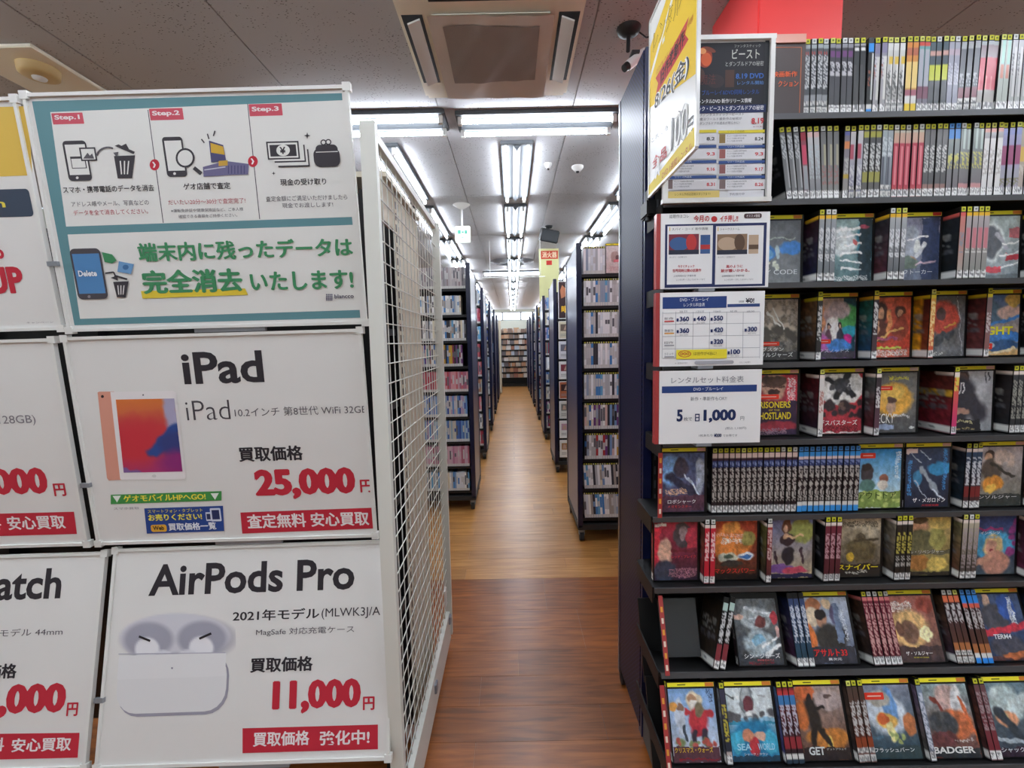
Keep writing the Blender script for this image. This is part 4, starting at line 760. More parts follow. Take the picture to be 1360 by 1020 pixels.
# empty card holder at the left of row 8
y, z, tl = ROWS[8]; M = Matrix.Translation((colx(884, 8), y+.05, z))@Matrix.Rotation(-tl, 4, 'X')
m_acr = bpy.data.materials.new('clear_acrylic'); m_acr.use_nodes = True; b = m_acr.node_tree.nodes['Principled BSDF']
b.inputs['Transmission Weight'].default_value = 1; b.inputs['Roughness'].default_value = .05; b.inputs['IOR'].default_value = 1.2; b.inputs['Base Color'].default_value = (.9, .92, .92, 1)
o = link('divider_plate', MB().bbox((0, 0, 0), (.11, .006, .155), .002).mesh('divider_plate')); o.data.materials.append(mat('smoked_plastic', '2c2e32', .25, coat=.6)); o.matrix_world = M
tag(o, 'empty dark plastic plate standing in the gap of the eighth row', 'divider')
# price rails / red side cards at the left end of the rows
def sheet_px(x0, y0, x1, y1, Y, X=None):
    """upright sheet facing the viewer at depth Y whose lower left / upper right show at these pixels"""
    a = P(x0, y1, Y=Y); b_ = P(x1, y1, Y=Y); t_ = P(x0, y0, Y=Y)
    return Sheet(a, (b_[0]-a[0], 0, 0), (0, 0, t_[2]-a[2]))
def redcard(r, px, label, h=.19, yoff=-.02):
    y, z, tl = ROWS[r]; x = colx(px, r)
    O = np.array([x, y+yoff, z]); V = np.array([-.0, math.sin(tl)*h, math.cos(tl)*h])
    S = Sheet(O, (.012, .0, 0), V); o = S.board('side_card', mat('card_red', 'a83434', .5, coat=.4), None, .0015); tag(o, label, 'card')
    for i in range(6): S.rect(.003, .012+i*.029, .009, .026+i*.029, ['e8d8c8', 'e0a040'][i % 2], px=False)
    S.flush(o)
redcard(6, 871, 'red upright side card at the left end of the sixth row', .185)
redcard(8, 876, 'red side card leaning at the left end of the eighth row', .2)
redcard(9, 878, 'red side card leaning at the left end of the bottom row', .2)
# lettering on the shelf above the shark case of row 8
# orange promo card, top row
S = sheet_px(1012, 56, 1067, 155, 1.247); o = S.board('promo_card', mat('card_brown', '3a2a28', .4, coat=.4), None, .003); tag(o, 'brown promotional card with orange lettering left of the top row of cases', 'card')
for l_ in ((1016, 63, 1064.5, 63), (1064.5, 63, 1061.5, 151), (1061.5, 151, 1014, 152)): S.line(*l_, 1.2, 'b06848')
S.text('映画新作', 1026, 103, 1058.5, 8, 'e8683c', .02); S.text('クション', 1033, 115.5, 1060, 8, 'e8683c', .02)
S.flush(o)
o = MB().box(tuple(P(1012, 56, Y=1.243)-np.array([0, 0, .002])), tuple(P(1069, 47, Y=1.25))).build('clear_edge', mat('card_edge_pink', 'd89a88', .3, coat=.5), o)

# ================================================================= THE THREE PRICE SIGNS
WHITE_CARD = mat('white_card', 'ececec', .4, coat=.3)
def sign(x0, y0, x1, y1, label, Y=1.185):
    S = sheet_px(x0, y0, x1, y1, Y); o = S.board('price_sign', WHITE_CARD, None, .0025); tag(o, label, 'sign', 'price signs on the gondola')
    q = MB(); S.bar((-.006, 0), (-.006, S.h), .010, -.02, .0, q); q.build('red_edge', mat('card_red', 'a83434', .5), o)
    q = MB(); S.bar((.1, -.004), (.14, -.004), .008, -.045, .001, q); q.build('holder_clip', M_GREY, o)
    return S, o
S, o = sign(877, 284, 1020, 384, 'top white price sign with two boxed film pictures and red headline')
S.text('話題作はコレ', 889, 290, 915, 5, '4a4a50', 0); S.text('今月の', 921, 295, 942, 9, 'c03434', .03); S.ell(948.5, 291, 4, 4, 'c03434'); S.text('イチ押し!!', 956, 295, 980, 9, 'c03434', .03)
S.rect(988, 283.5, 1011.5, 290, '4a3438', r=.4); S.text('オススメ情報', 991, 289, 1009, 4, 'e8e0e0', .0)
S.rect(883, 297, 1017, 381, '26305c')
for (a_, b_, pal) in ((886, 946, ['7a3040', '3c5c8c', 'b83838']), (950, 1013, ['8a7058', 'b8a088', '5c4838'])):
    S.rect(a_, 300, b_, 377.5, 'e2e2e2'); S.rect(a_+3, 302, a_+4, 307, 'd0b030'); S.text('スパイ・コード 新作情報' if a_ == 886 else 'シャークストーム', a_+6, 306.5, a_+(54 if a_ == 886 else 32), 3.6, '3a3a40', 0)
    S.rect(a_+2, 311, a_+42, 338, pal[0]); S.ell(a_+16, 324, 13, 9, pal[1]); S.ell(a_+32, 322, 7, 11, pal[2]); S.rect(a_+2, 332, a_+42, 338, '2c3040'); S.rect(a_+44, 312, a_+57, 337, pal[1]); S.rect(a_+44, 325, a_+57, 331, pal[2])
    S.text('今すぐチェック' if a_ == 886 else '嵐のように', a_+14, 356, a_+36, 4, 'c03444', .02); S.text('世界同時公開の話題作' if a_ == 886 else '鮫が襲いかかる。', a_+7, 362, a_+45, 4.5, 'c03444', .02)
    S.text('上映時間95分 字幕吹替', a_+8, 368, a_+38, 2.6, '70707a', 0); S.text('レンタル中・くわしくはスタッフまで', a_+12, 373, a_+50, 2.6, '70707a', 0)
    S.text('あらすじ・出演者ほか', a_+3, 343, a_+26, 2.4, '8a8a90', 0)
S.flush(o)
S, o = sign(876, 389, 1013, 487, 'middle white price table with navy header and yellow cell')
S.rect(880, 394, 965, 409.5, '26407c'); S.text('DVD・ブルーレイ', 903, 400.5, 941, 5, 'e4e8f0', 0); S.text('レンタル料金表', 908, 407.5, 936, 5, 'e4e8f0', 0)
S.text('会員登録', 981, 402, 988, 3, '50505a', 0); S.text('¥0!', 990, 402.5, 1001.5, 6.5, '2c2c38', .03); S.rect(966, 403.5, 1009, 407.5, '34487c')
for x_ in (880, 897.5, 920.5, 942.5, 965, 987, 1009.5): S.line(x_, 414, x_-.8, 476, .5, 'a0a0a8')
for y_ in (416, 431, 447, 463.5, 476): S.line(880, y_, 1009, y_-2.0, .5, 'a0a0a8')
for (t_, x_, y_) in (('360', 902.5, 427), ('440', 925, 426.5), ('550', 947.5, 426), ('360', 902.5, 442.5), ('420', 947.5, 441.5), ('320', 947.5, 457), ('100', 970, 470.5), ('300', 992.5, 440.5)):
    S.text(t_, x_, y_, x_+12.5, 6.5, '2c3a6c', .04); S.rect(x_-4, y_-4, x_-1.2, y_, '2c3a6c'); S.text('(税込 %s円)' % t_, x_, y_+3.6, x_+11, 2, '8a8a92', 0)
for (t_, y_, c_) in (('新作', 425, 'd04040'), ('準新作', 441, 'e0a040'), ('旧作', 457, '9a9aa0'), ('コミック', 472, '9a9aa0')): S.text(t_, 882, y_, 894, 3.4, '60606a', 0); S.rect(882, y_+1, 895, y_+2.6, c_, r=.4)
for i, t_ in enumerate(('当日', '1泊2日', '7泊8日', '延長', '追加')): S.text(t_, 902+i*22.3, 415, 912+i*22.3, 2.6, '8a8a92', 0)
S.rect(897.8, 464, 965, 476.5, 'e8d838'); S.ell(909, 470, 8.5, 4.6, 'c05030'); S.ell(909, 470, 7.4, 3.6, 'e8d838'); S.text('000', 903, 472, 915, 4, 'c05030', .02); S.text('は旧作が4泊に!', 921, 472, 951, 4.6, '5a5420', .0)
S.text('※一部商品を除く', 896, 483.5, 913, 2.4, '8a8a92', 0); S.rect(922, 479, 974, 483.6, 'a8a8ae', r=.5); S.text('くわしくは店頭で', 981, 482.5, 996, 2.4, '8a8a92', 0)
S.flush(o)
S, o = sign(875, 493, 1009, 590, 'bottom white price sign reading 1,000 below a navy bar')
S.text('レンタルセット料金表', 891.5, 509.5, 987.5, 8.5, '7a7e86', 0); S.rect(879, 512, 1005, 521, '26407c'); S.text('DVD・ブルーレイ', 921, 519, 960, 4.8, 'e4e8f0', .0)
S.text('新作・準新作もOK!!', 917, 532.5, 965, 5.4, '70747c', 0); S.text('5', 898.5, 560, 906.5, 16, '1f2f5c', .04); S.text('枚で', 908, 559, 919, 5, '60646c', 0)
S.rect(923, 549.5, 929, 559.5, '1f2f5c'); S.rect(924.3, 551, 927.7, 554, 'e0e0e4'); S.rect(924.3, 555.2, 927.7, 558.3, 'e0e0e4'); S.text('1,000', 934, 561.5, 977, 17.5, '1f2f5c', .05); S.text('円', 983, 558, 988, 5, '60646c', 0)
S.text('(税込 1,100円)', 963, 571, 991, 4, '8a8a92', 0); S.text('1枚あたり', 928, 580, 946, 3.2, '70747c', 0); S.text('¥200', 948, 580.5, 958, 4.6, '1f2f5c', .04); S.text('でお得です', 960, 580, 979, 3.2, '70747c', 0)
S.flush(o)

# ================================================================= FRAMED RELEASE POSTER
S = sheet_px(880, 51, 1029, 271, 1.19)
a = P(880, 271, Y=1.19); b_ = P(1021.5, 271, Y=1.19); t_ = P(1029.5, 50, Y=1.19)
S = Sheet(a, (b_[0]-a[0], 0, 0), (0, 0, t_[2]-b_[2]))
o = S.board('framed_poster', mat('poster_paper', 'd6d6d8', .5), None, .006); tag(o, 'white framed release-date poster, dark above and tabular below, on the gondola top', 'poster')
q = MB(); wd = .011
S.bar((-.002, wd/2), (S.w+.002, wd/2), wd, -.008, .008, q); S.bar((-.002, S.h-wd/2), (S.w+.002, S.h-wd/2), wd, -.008, .008, q); S.bar((wd/2, wd), (wd/2, S.h-wd), wd, -.008, .008, q); S.bar((S.w-wd/2, wd), (S.w-wd/2, S.h-wd), wd, -.008, .008, q)
q.build('frame', M_WHITEPL, o)
S.rect(884, 57, 1023, 150.5, '1c1c24'); S.rect(S.w-.022, .012, S.w-.012, S.h-.012, '2a2c30', px=False)
S.ell(936, 76, 10, 14, '9a3a24'); S.ell(938, 79, 7, 9, 'd05c30'); S.ell(933, 68, 5, 4, 'e0945c'); S.ell(943, 66, 8, 3, '7a3c2c', rot=.4); S.ell(928, 100, 8, 10, '4c3430'); S.ell(950, 108, 12, 9, '33282c')
S.text('ファンタスティック', 975, 63.5, 1010, 4, 'b0b0ac', 0); S.text('ビースト', 972, 78.5, 1008.5, 13, 'c8c8c0', .01); S.text('とダンブルドアの秘密', 963.5, 88.5, 1014, 6.5, 'b8b8b4', 0)
S.text('魔法', 930, 113, 950, 14, '5c3030', 0); S.rect(963, 93, 975, 116, '4a3028'); S.text('8.19 DVD', 977, 105, 1014, 7, '3c6ab8', .02); S.text('レンタル開始', 979, 113, 1014, 5, '5c88c8', .0)
S.text('ブルーレイ&DVD同時レンタル', 932, 127, 1008, 7, '2c4a8c', .02)
S.rect(884, 140, 1017, 150.5, '1c2a58')
S.text('レンタルDVD 新作リリース情報', 927, 138, 998, 6, 'e4e4e8', .01); S.text('ック・ビーストとダンブルドアの秘密', 927, 148, 1014, 6.4, 'e4e4ec', .01)
for i, t_ in enumerate(('ファンタスティック・ビースト', '魔法ワールド最新作の秘密が', 'ダンブルドアの過去が明らかに!')): S.text(t_, 929, 155+i*5.6, 988-i*3, 3.8, '40404a', 0)
S.text('8.19', 997.5, 165, 1014, 8, 'c84048', .03); S.text('8/19(金)', 1000, 170, 1013, 2.6, 'a06070', 0)
for i in range(4):
    yy = 173+i*20.2
    for (a_, b_, dt) in ((884-0*i, 952, ('8.2', '9.3', '9.16', '8.31')[i]), (954, 1016, ('8.24', '9.3', '9.17', '8.26')[i])):
        S.rect(a_, yy, b_-.8, yy+4, '34508c' if i else 'd8c838'); S.rect(a_, yy+5, b_-.8, yy+18.5, 'dcdce0'); S.rect(a_+1, yy+5.5, a_+9, yy+17.5, ['8a7040', '9a5c58', '8a5858', '7a6868'][i])
        S.text('リリース作品名', a_+12, yy+3.2, a_+34, 2.6, 'd8dce8' if i else '50501c', 0)
        for j in range(3): S.text('ネットで話題の新作登場', a_+11, yy+9+j*3.4, a_+37-j*3, 2.2, '62626c', 0)
        S.text(dt, b_-14, yy+14, b_-3, 4.6, 'c84850' if i else '404048', .03)
S.rect(886, 254, 955, 263, 'd8c070'); S.text('レンタル予約は店頭スタッフまで!', 896, 260.5, 943, 3.6, '6a5c28', 0); S.rect(966, 253, 1014, 263, 'd8d8dc'); S.text('予約受付中', 968, 260, 988, 3.4, '60606a', 0)
S.flush(o)
MB().box(tuple(P(1021, 199, Y=1.2)), tuple(P(1026, 193, Y=1.18))).build('corner_catch', M_WHITEPL, o)

# ================================================================= BANNER PROJECTING INTO THE AISLE
BX = .39
O = P(862, 262, X=BX); n_ = P(925, 197, X=BX); tp = P(862, 34, X=BX)
S = Sheet(O, (0, n_[1]-O[1], 0), (0, 0, tp[2]-O[2]))
o = S.board('hanging_banner', mat('banner_white', 'dadad6', .3, coat=.6), None, .002); tag(o, 'white and yellow date banner in a clear sleeve jutting from the gondola into the aisle', 'banner')
w_, h_ = S.w, S.h
S.poly([(0, h_*.52), (w_, h_*.32+0), (w_, h_), (w_*.78, h_), (0, h_*.9)][:5], 'e2be2e', px=False)
S.poly([(0, h_*.86), (w_*.80, h_), (0, h_)], 'dcdcd8', px=False)
S.poly([(0, h_*.70), (w_*.86, h_), (w_*.94, h_), (0, h_*.66)], 'e4e4e0', px=False)
def tl_(t, ax, ay, bx, by, hp, c, bo=.02):
    A = S.uv(ax, ay); B = S.uv(bx, by); d = B-A; S.text(t, A[0], A[1], A[0]+np.hypot(*d), hp, c, bo, px=False, rot=math.atan2(d[1], d[0]))
tl_('レンタル', 867, 72, 905, 14, .05, '3c3410', .05); tl_('レンタル', 867.3, 71.5, 905, 14, .048, 'd8b42a', .02)
tl_('旧作がさらにお得', 872, 100, 921, 28, .014, 'c87830', .0)
A, B = S.uv(871, 128), S.uv(915, 52); d = (B-A)/np.hypot(*(B-A)); nn = np.array([-d[1], d[0]]); L_ = np.hypot(*(B-A))
rb = [A-nn*.0, A+d*.02+nn*.022, A+nn*.045, B+nn*.045, B-d*.02+nn*.022, B]
S.poly([tuple(p) for p in rb], 'c03a38', px=False); S.text('旧作準新作', A[0]+d[0]*.04+nn[0]*.006, A[1]+d[1]*.04+nn[1]*.006, A[0]+d[0]*.04+L_*.72, .034, '3c1c1c', .04, px=False, rot=math.atan2(d[1], d[0]))
tl_('8/26(金)', 869, 152, 915, 101, .052, 'e8e8e4', .09); tl_('8/26(金)', 869.3, 151.6, 915, 101, .05, '3c3c3c', .02)
tl_('100', 890, 203, 913, 182, .075, '909090', .08); tl_('100', 890, 203, 913, 182, .073, 'e8e8e4', .0); tl_('円', 913, 180, 921, 172, .03, '6a6a6a', .02)
tl_('全品', 867, 226, 886, 208, .03, 'c86060', .02); tl_('どれでも', 866, 190, 888, 172, .014, '6a6a6a', 0)
S.poly([(0, .0), (w_, .0), (w_, .045), (0, .03)], 'd8c040', px=False); tl_('DVD 1週間レンタル', 880, 238, 920, 198, .016, 'b04040', .0)
tl_('A', 871, 238, 877, 232, .05, 'f0f0ee', .04)
S.flush(o)
q = MB(); S.bar((0, .0), (0, h_), .006, -.004, .003, q); S.bar((0, 0), (w_, 0), .006, -.004, .003, q); S.bar((0, h_), (w_, h_), .006, -.004, .003, q); S.bar((w_, 0), (w_, h_), .006, -.004, .003, q); q.build('clear_sleeve_edge', mat('sleeve_edge', 'e4e6e4', .2, coat=.8), o)
cpt = P(861, 277, X=.395)
k = empty('banner_clamp', tuple(cpt)); tag(k, 'black clamp holding the banner to the gondola upright', 'clamp')
MB().bbox((-.012, -.03, -.025), (.012, .04, .02), .004).build('body', M_BLACK, k); MB().bbox((-.006, -.012, .016), (.004, .012, .05), .002).build('jaw', M_DARK, k); MB().tube((.0, .0, -.035), (0, 0, -.02), .008, 10).build('screw_knob', M_DARK, k)

# ================================================================= WHEELED RACKS ALONG THE AISLE
M_PANEL = mat('navy_gloss_panel', '3a4060', .32, coat=.2)
RH = 1.97
STEP = .213
def rack(side, y, label, depth=.58, width=1.5, h=RH, n=9):
    """side +1: right of the aisle (its left end shows), -1: left of the aisle"""
    x = .418 if side > 0 else -.315
    t = empty('wheeled_rack', (x, y, 0)); tag(t, label, 'shelving', 'wheeled racks along the aisle')
    s = side
    def B(mb, nm, mm): return mb.build(nm, mm, t)
    def bx(x0, y0, z0, x1, y1, z1): return (min(s*x0, s*x1), y0, z0), (max(s*x0, s*x1), y1, z1)
    B(MB().bbox(*bx(0, 0, .1, .035, .03, h), .003), 'front_post', M_NAVY); B(MB().bbox(*bx(0, depth-.03, .1, .035, depth, h-.03), .003), 'rear_post', M_NAVY)
    q = MB(); x0, x1 = sorted((s*.004, s*.016)); z0 = .14
    q.add([(x0, .03, z0), (x1, .03, z0), (x1, depth-.03, z0), (x0, depth-.03, z0), (x0, .03, h-.01), (x1, .03, h-.01), (x1, depth-.03, h-.05), (x0, depth-.03, h-.05)],
          [(0, 3, 2, 1), (4, 5, 6, 7), (0, 1, 5, 4), (1, 2, 6, 5), (2, 3, 7, 6), (3, 0, 4, 7)]); B(q, 'end_panel', M_PANEL)
    B(MB().bbox(*bx(width-.035, 0, .1, width, .03, h), .003), 'front_post', M_NAVY)
    B(MB().box(*bx(.03, depth/2-.01, .15, width-.03, depth/2+.01, h-.1)), 'middle_panel', M_BLACKM)
    for i in range(n):
        z = rz_(i)
        q = MB(); q.box(*bx(.03, .012, z-.02, width-.03, depth/2-.012, z)); B(q, 'shelf_board', M_BLACKM)
    B(MB().bbox(*bx(.0, .0, .085, width, depth, .125), .004), 'base_frame', M_DARK)
    for (a_, b_) in ((.03, .04), (.03, depth-.04), (width-.05, .04)):
        q = MB(); q.tube((s*a_-.014, b_, .032), (s*a_+.014, b_, .032), .032, 14); c_ = B(q, 'caster', M_RUB)
        MB().box((s*a_-.02, b_-.014, .045), (s*a_+.02, b_+.014, .088)).build('caster_fork', M_GREY, c_)
    return t, x
def rz_(i): return .165+.2015*i
RIGHTS = [2.93, 4.55, 6.15, 7.75, 9.35, 10.9, 12.4]; LEFTS = [3.55, 5.15, 6.85, 8.5, 10.1]
for i, y in enumerate(RIGHTS): rack(1, y, 'navy wheeled rack, %s on the right side of the aisle' % ORD[i])
for i, y in enumerate(LEFTS): rack(-1, y, 'navy wheeled rack, %s on the left side of the aisle' % ORD[i])
# --- contents: the cases that show largest are things, the others one mass
PAL = {'pale': ['f0f2f4', 'dce2e8', 'f4f4f0', '9aa8bc', '4a86c4', '6aa8d0', 'b8bcc0', 'd0d4d4', 'a8a098', '3c3c44', 'e0d8c0', '7a9cc8'],
       'mix': ['d0d0d0', 'b03a3c', '3c6ca8', '2c2c30', 'c8c0a8', 'a87860', '5a8a90', 'd8b8b0', '70407c', 'c8a040', 'e0e0e0', 'b8b8b8', '88344c'],
       'grey': ['8e8a8e', 'a09ca0', '7c7a80', 'b4aeb0', '98888c', 'c0b8b8'], 'red': ['b84a54', 'c86a70', 'd89aa0', 'a83c50', 'c8a0a8', 'b06880'],
       'blue': ['4c70b0', '6a94c8', 'a8c0dc', 'c8c4b8', '3c549c', 'b8a0b8', '9cb4c4'], 'pink': ['c89aac', 'b87c98', 'd0b0bc', 'b0687c', 'c8a8b8'], 'lilac': ['a8a0c4', '8c8cb4', 'c4bccc', 'd0c8cc']}
mass = MB()
def spine_box(mb, x0, x1, y, z, h, pal, d=.13, tagged=True, lean=0):
    base = R.choice(pal); b2 = R.choice(pal); segs = [(0, .13, 'd4d4d0'), (.13, R.uniform(.3, .5), base), (0, 0, 0), (0, 0, 0)]
    k1 = segs[1][1]; k2 = R.uniform(.62, .85); segs = [(0, .13, 'd4d4d0'), (.13, k1, base), (k1, k2, R.choice([base, b2, 'c8c8c8', '6a6a70'])), (k2, .93 if tagged else 1, base)]
    M = Matrix.Translation((x0, y, z))@Matrix.Rotation(lean, 4, 'Y')
    mb.box((0, 0, 0), (x1-x0, d, h*.93 if tagged else h), base, M)
    for a_, b_, c_ in segs: mb.add([M@Vector(p) for p in ((.0006, -.0006, a_*h), (x1-x0-.0006, -.0006, a_*h), (x1-x0-.0006, -.0006, b_*h), (.0006, -.0006, b_*h))], [(0, 1, 2, 3)], c_)
    if tagged:
        mb.box((0, .0, h*.93), (x1-x0, d, h), '141416', M); mb.add([M@Vector(p) for p in ((.003, -.0008, .94*h), (x1-x0-.003, -.0008, .94*h), (x1-x0-.003, -.0008, h), (.003, -.0008, h))], [(0, 1, 2, 3)], R.choice(['c9c84a', 'd0d0a0', 'b8b840']))
variants = []
for i in range(14):
    q = MB(); c0 = PAL['pale'][i % 12] if i < 11 else PAL['mix'][i % 13]; spine_box(q, 0, .0142, 0, 0, .172, [c0]+PAL['pale'][:2] if i % 3 else [c0]); me = q.mesh('rental_case'); me.materials.append(SLEEVE); variants.append((me, c0))
CN = {'f0f2f4': 'white', 'dce2e8': 'pale grey', 'f4f4f0': 'off-white', '4a7ab0': 'blue', 'd0d0d0': 'pale', 'b03a3c': 'red', '3c6ca8': 'dark blue', '9aa8bc': 'blue-grey', '4a86c4': 'blue', '6aa8d0': 'light blue', 'b8bcc0': 'grey', 'd0d4d4': 'silver', 'a8a098': 'taupe', '3c3c44': 'black', 'e0d8c0': 'cream', '7a9cc8': 'sky blue'}
xr0, yr = .418+.038, RIGHTS[0]+.02
for lvl in range(9):
    z = rz_(8-lvl)
    x = xr0+.012; i = 0
    end = .86
    while x < end:
        if lvl == 0 and x > .60: break
        if 1 <= lvl <= 4 and x < .72:
            me, c0 = variants[R.randrange(len(variants))]
            o = link('rental_case', me); o.location = (x, yr, z); tag(o, '%s spine, %s from the left on the %s shelf down, first right-hand rack' % (CN.get(c0, 'mixed'), ORD[i], ORD[lvl]), 'video case', 'cases on the first right-hand rack')
        elif lvl == 0:
            me, c0 = variants[[0, 3, 2, 7, 1, 6, 0, 2, 7, 3][i % 10]]
            o = link('rental_case', me); o.location = (x, yr, z); tag(o, '%s case standing %s from the left on top of the first right-hand rack' % (CN.get(c0, 'mixed'), ORD[i]), 'video case', 'cases on the first right-hand rack')
        else: spine_box(mass, x, x+.0142, yr, z, .172, PAL['pale'] if lvl in (1, 2, 7, 8) else PAL['mix']+PAL['pale'], lean=-.06 if lvl in (7, 8) else 0)
        x += .0153; i += 1
# face-out case at the top right of that rack
title('pinkbox', sp('d0c8c8', 'c8b8b8'), 'g d8ccc8 d0b8b4;e .45 .4 .22 .2 a88880;e .6 .45 .12 .1 5c3c3c;r .4 .5 .85 .6 d86870;t .2 .75 .8 .9 c09090;n .05')
case('pinkbox', Matrix.Translation((.61, yr+T_, rz_(8)))@Matrix.Rotation(-math.pi/2, 4, 'Z'), 'pale pink case facing out on top of the first right-hand rack', 'cases on the first right-hand rack')
def fill(x0, x1, y, z, pal, h=.172, step=.0153, hv=0, tagged=False, lean=0):
    x = x0
    while x < x1-.012:
        hh = h-R.random()*hv; w_ = step*R.uniform(.9, 1.1) if hv else step
        spine_box(mass, x, x+w_-.0011, y, z, hh, pal, .12, tagged, lean); x += w_
lp = [('grey', .165), ('pale', .15), ('pale', .16), ('mix', .17), ('red', .16), ('blue', .17), ('blue', .17), ('pink', .165), ('pale', .15)]
for lvl in range(9):
    z = rz_(8-lvl); k, h = lp[lvl]
    fill(-.315-.75, -.315-.04-(.03 if lvl in (1, 3) else 0), LEFTS[0]+.02, z, PAL[k], h, .0135, .004)
for ri, y in enumerate(RIGHTS[1:]):
    for lvl in range(9): fill(.418+.04, .418+(.28 if ri == 0 else .5), y+.02, rz_(8-lvl), PAL[R.choice(['pale', 'mix', 'blue', 'mix'])], .17, .0153, .004) if not (ri == 0 and lvl < 9) else None
for li, y in enumerate(LEFTS[1:]):
    for lvl in range(9): fill(-.315-.4, -.315-.04, y+.02, rz_(8-lvl), PAL[['pale', 'red', 'pale', 'red', 'red', 'mix', 'red', 'pale', 'red'][lvl] if li == 0 else R.choice(['blue', 'mix', 'pale', 'lilac'])], .17, .0153, .004)
# second right-hand rack: covers and framed sheets facing the aisle end
facing = [('3c2a2c', 'e0b030', 'tall dark film poster with yellow title', 0, 2), ('c8c0a8', '6a5c54', 'beige sheet with a dark picture', 2, 1), ('d0d0d8', '6a6a78', 'white sheet printed with small pictures', 3, 1),
          ('d8d8d8', '7c3440', 'white framed sheet with a dark red picture', 4, 1), ('a86040', '3c2424', 'case with faces on an orange cover', 5, 1), ('c8c8c4', '70706c', 'pale grey sheet with a landscape', 6, 1), ('dcdcdc', 'b890a4', 'white sheet with a pink portrait', 7, 1), ('dcdcd8', 'a07850', 'white sheet with a sepia portrait', 8, 1)]
y2 = RIGHTS[1]
for (c0, c1, lb, lv, hgt) in facing:
    z = rz_(8-lv-(hgt-1)); H = .178 if hgt == 1 else .37
    wdt = .17 if lv < 6 else .1
    S = Sheet((.418+.05, y2+.005, z+.001), (wdt, 0, 0), (0, .0, H)); o = S.board('facing_sheet', mat('white_card', 'dcdcdc', .4), None, .008); tag(o, lb+', on the second right-hand rack', 'display card', 'sheets on the second right-hand rack')
    S.rect(.006, .006, wdt-.006, H-.006, c0, px=False)
    if hgt == 2: S.poly([(.03, .2), (.07, .22), (.075, .3), (.04, .33), (.02, .28)], 'b87858', px=False); S.poly([(.02, .3), (.06, .34), (.08, .3), (.05, .33)], '2a1c1c', px=False); S.text('時代', .03, .06, .14, .07, 'e0b030', .05, px=False)
    else: S.rect(.02, .08, wdt-.02, H-.03, c1, px=False); S.poly([(wdt*.3, .09), (wdt*.7, .09), (wdt*.62, .13), (wdt*.4, .135)], 'b89888', px=False); S.rect(.02, .03, wdt-.03, .036, '8a8a8a', px=False); S.rect(.02, .045, wdt-.03, .051, '8a8a8a', px=False)
    S.flush(o)
# far beige shelf end, then the cross shelf that closes the aisle
k = empty('beige_rack', (-.33, 11.9, 0)); tag(k, 'beige slotted rack end, last on the left side of the aisle', 'shelving')
MB().bbox((-.07, 0, .02), (-.03, .04, 1.95), .003).build('post', M_BEIGE, k); MB().bbox((-.01, .0, .02), (.035, .5, 1.95), .004).build('end_panel', M_BEIGE, k); MB().box((-.9, .45, .02), (-.02, .47, 1.95)).build('back_panel', M_BEIGE, k)
for i in range(8): MB().box((-.9, .02, .2+.21*i), (-.02, .45, .215+.21*i)).build('shelf_board', M_BEIGE, k)
for i in range(8): fill(-1.2, -.37, 11.95, .216+.21*i, PAL['mix'], .17)
YE = 13.9
k = empty('cross_shelf', (.12, YE, 0)); tag(k, 'black low shelf closing the far end of the aisle', 'shelving')
MB().box((-1.6, .2, .05), (1.8, .23, 1.72)).build('back_panel', M_DARK, k)
for i in range(10):
    MB().box((-1.6, -.0, .1+.172*i-.025), (1.8, .2, .1+.172*i)).build('shelf_board', M_BLACKM, k)
    if i: 
        x = -1.3
        while x < 1.5: w_ = R.choice([.015, .1, .13, .02]); mass.box((x, YE+.03, .1+.172*i), (x+w_, YE+.1, .1+.172*i+R.uniform(.11, .14)), R.choice(['c09070', 'c8a488', '9c6858', 'd8d4d0', '8a7468', 'b8c0cc', 'e0dcd8', 'c8b8a8', '706a70'])); x += w_+.006
MB().box((-1.62, -.02, 0), (1.82, .22, .09)).build('plinth', M_BLACKM, k)
mass.box((.05, YE+.05, 1.69), (.22, YE+.1, 1.80), 'c89a68'); mass.box((-.16, YE+.05, 1.69), (-.02, YE+.1, 1.78), 'b8c4d4')
mo = tag(mass.build('shelved_cases', SLEEVE), 'rows of rental cases filling the wheeled racks and the far shelf', 'video case', kind='stuff')

# ================================================================= WHITE MESH PANEL AND BEIGE GONDOLA (left)
MX = -.316
pt = P(487, 163, X=MX+.01); yN, yF = 1.075, 1.93; zT = P(486, 166, Y=yN)[2]; 
k = empty('mesh_panel', (MX, yN, 0)); tag(k, 'white wire mesh panel standing along the left side of the aisle', 'wire panel')
ZB = .16
q = MB(); q.box((-.014, -.022, .02), (.02, .0, zT)); q.build('near_post', M_WHITE, k)
q = MB(); q.box((-.006, yF-yN-.012, .05), (.022, yF-yN+.012, zT)); q.build('far_post', M_WHITE, k)
q = MB(); q.box((-.009, 0, zT-.022), (.009, yF-yN, zT)); q.build('top_bar', M_WHITE, k)
q = MB(); q.box((-.004, 0, .03), (.014, yF-yN, ZB)); q.build('base_board', M_WHITE, k)
n_w = int((yF-yN-.04)/.05)
wm = MB().tube((0, 0, ZB), (0, 0, zT-.02), .0016, 6).mesh('wire'); wm.materials.append(M_WHITE)
for i in range(1, n_w+1): link('wire', wm, k, None, (0, .05*i-.01, 0))
hm = MB().tube((.004, 0, 0), (.004, yF-yN-.01, 0), .0016, 6).mesh('wire'); hm.materials.append(M_WHITE)
for i in range(int((zT-ZB)/.05)+1):
    z = zT-.045-i*.05
    if z > ZB: link('wire', hm, k, None, (0, 0, z))
for (yy, zz) in ((yF-yN-.05, .12), (yF-yN-.42, .1)):
    q = MB(); q.bbox((.012, yy, zz), (.022, yy+.03, zz+.035), .002); q.build('grey_clip', M_GREY, k)
MB().box((.004, .76, .22), (.01, .80, .3)).build('white_tag', M_WHITEPL, k)
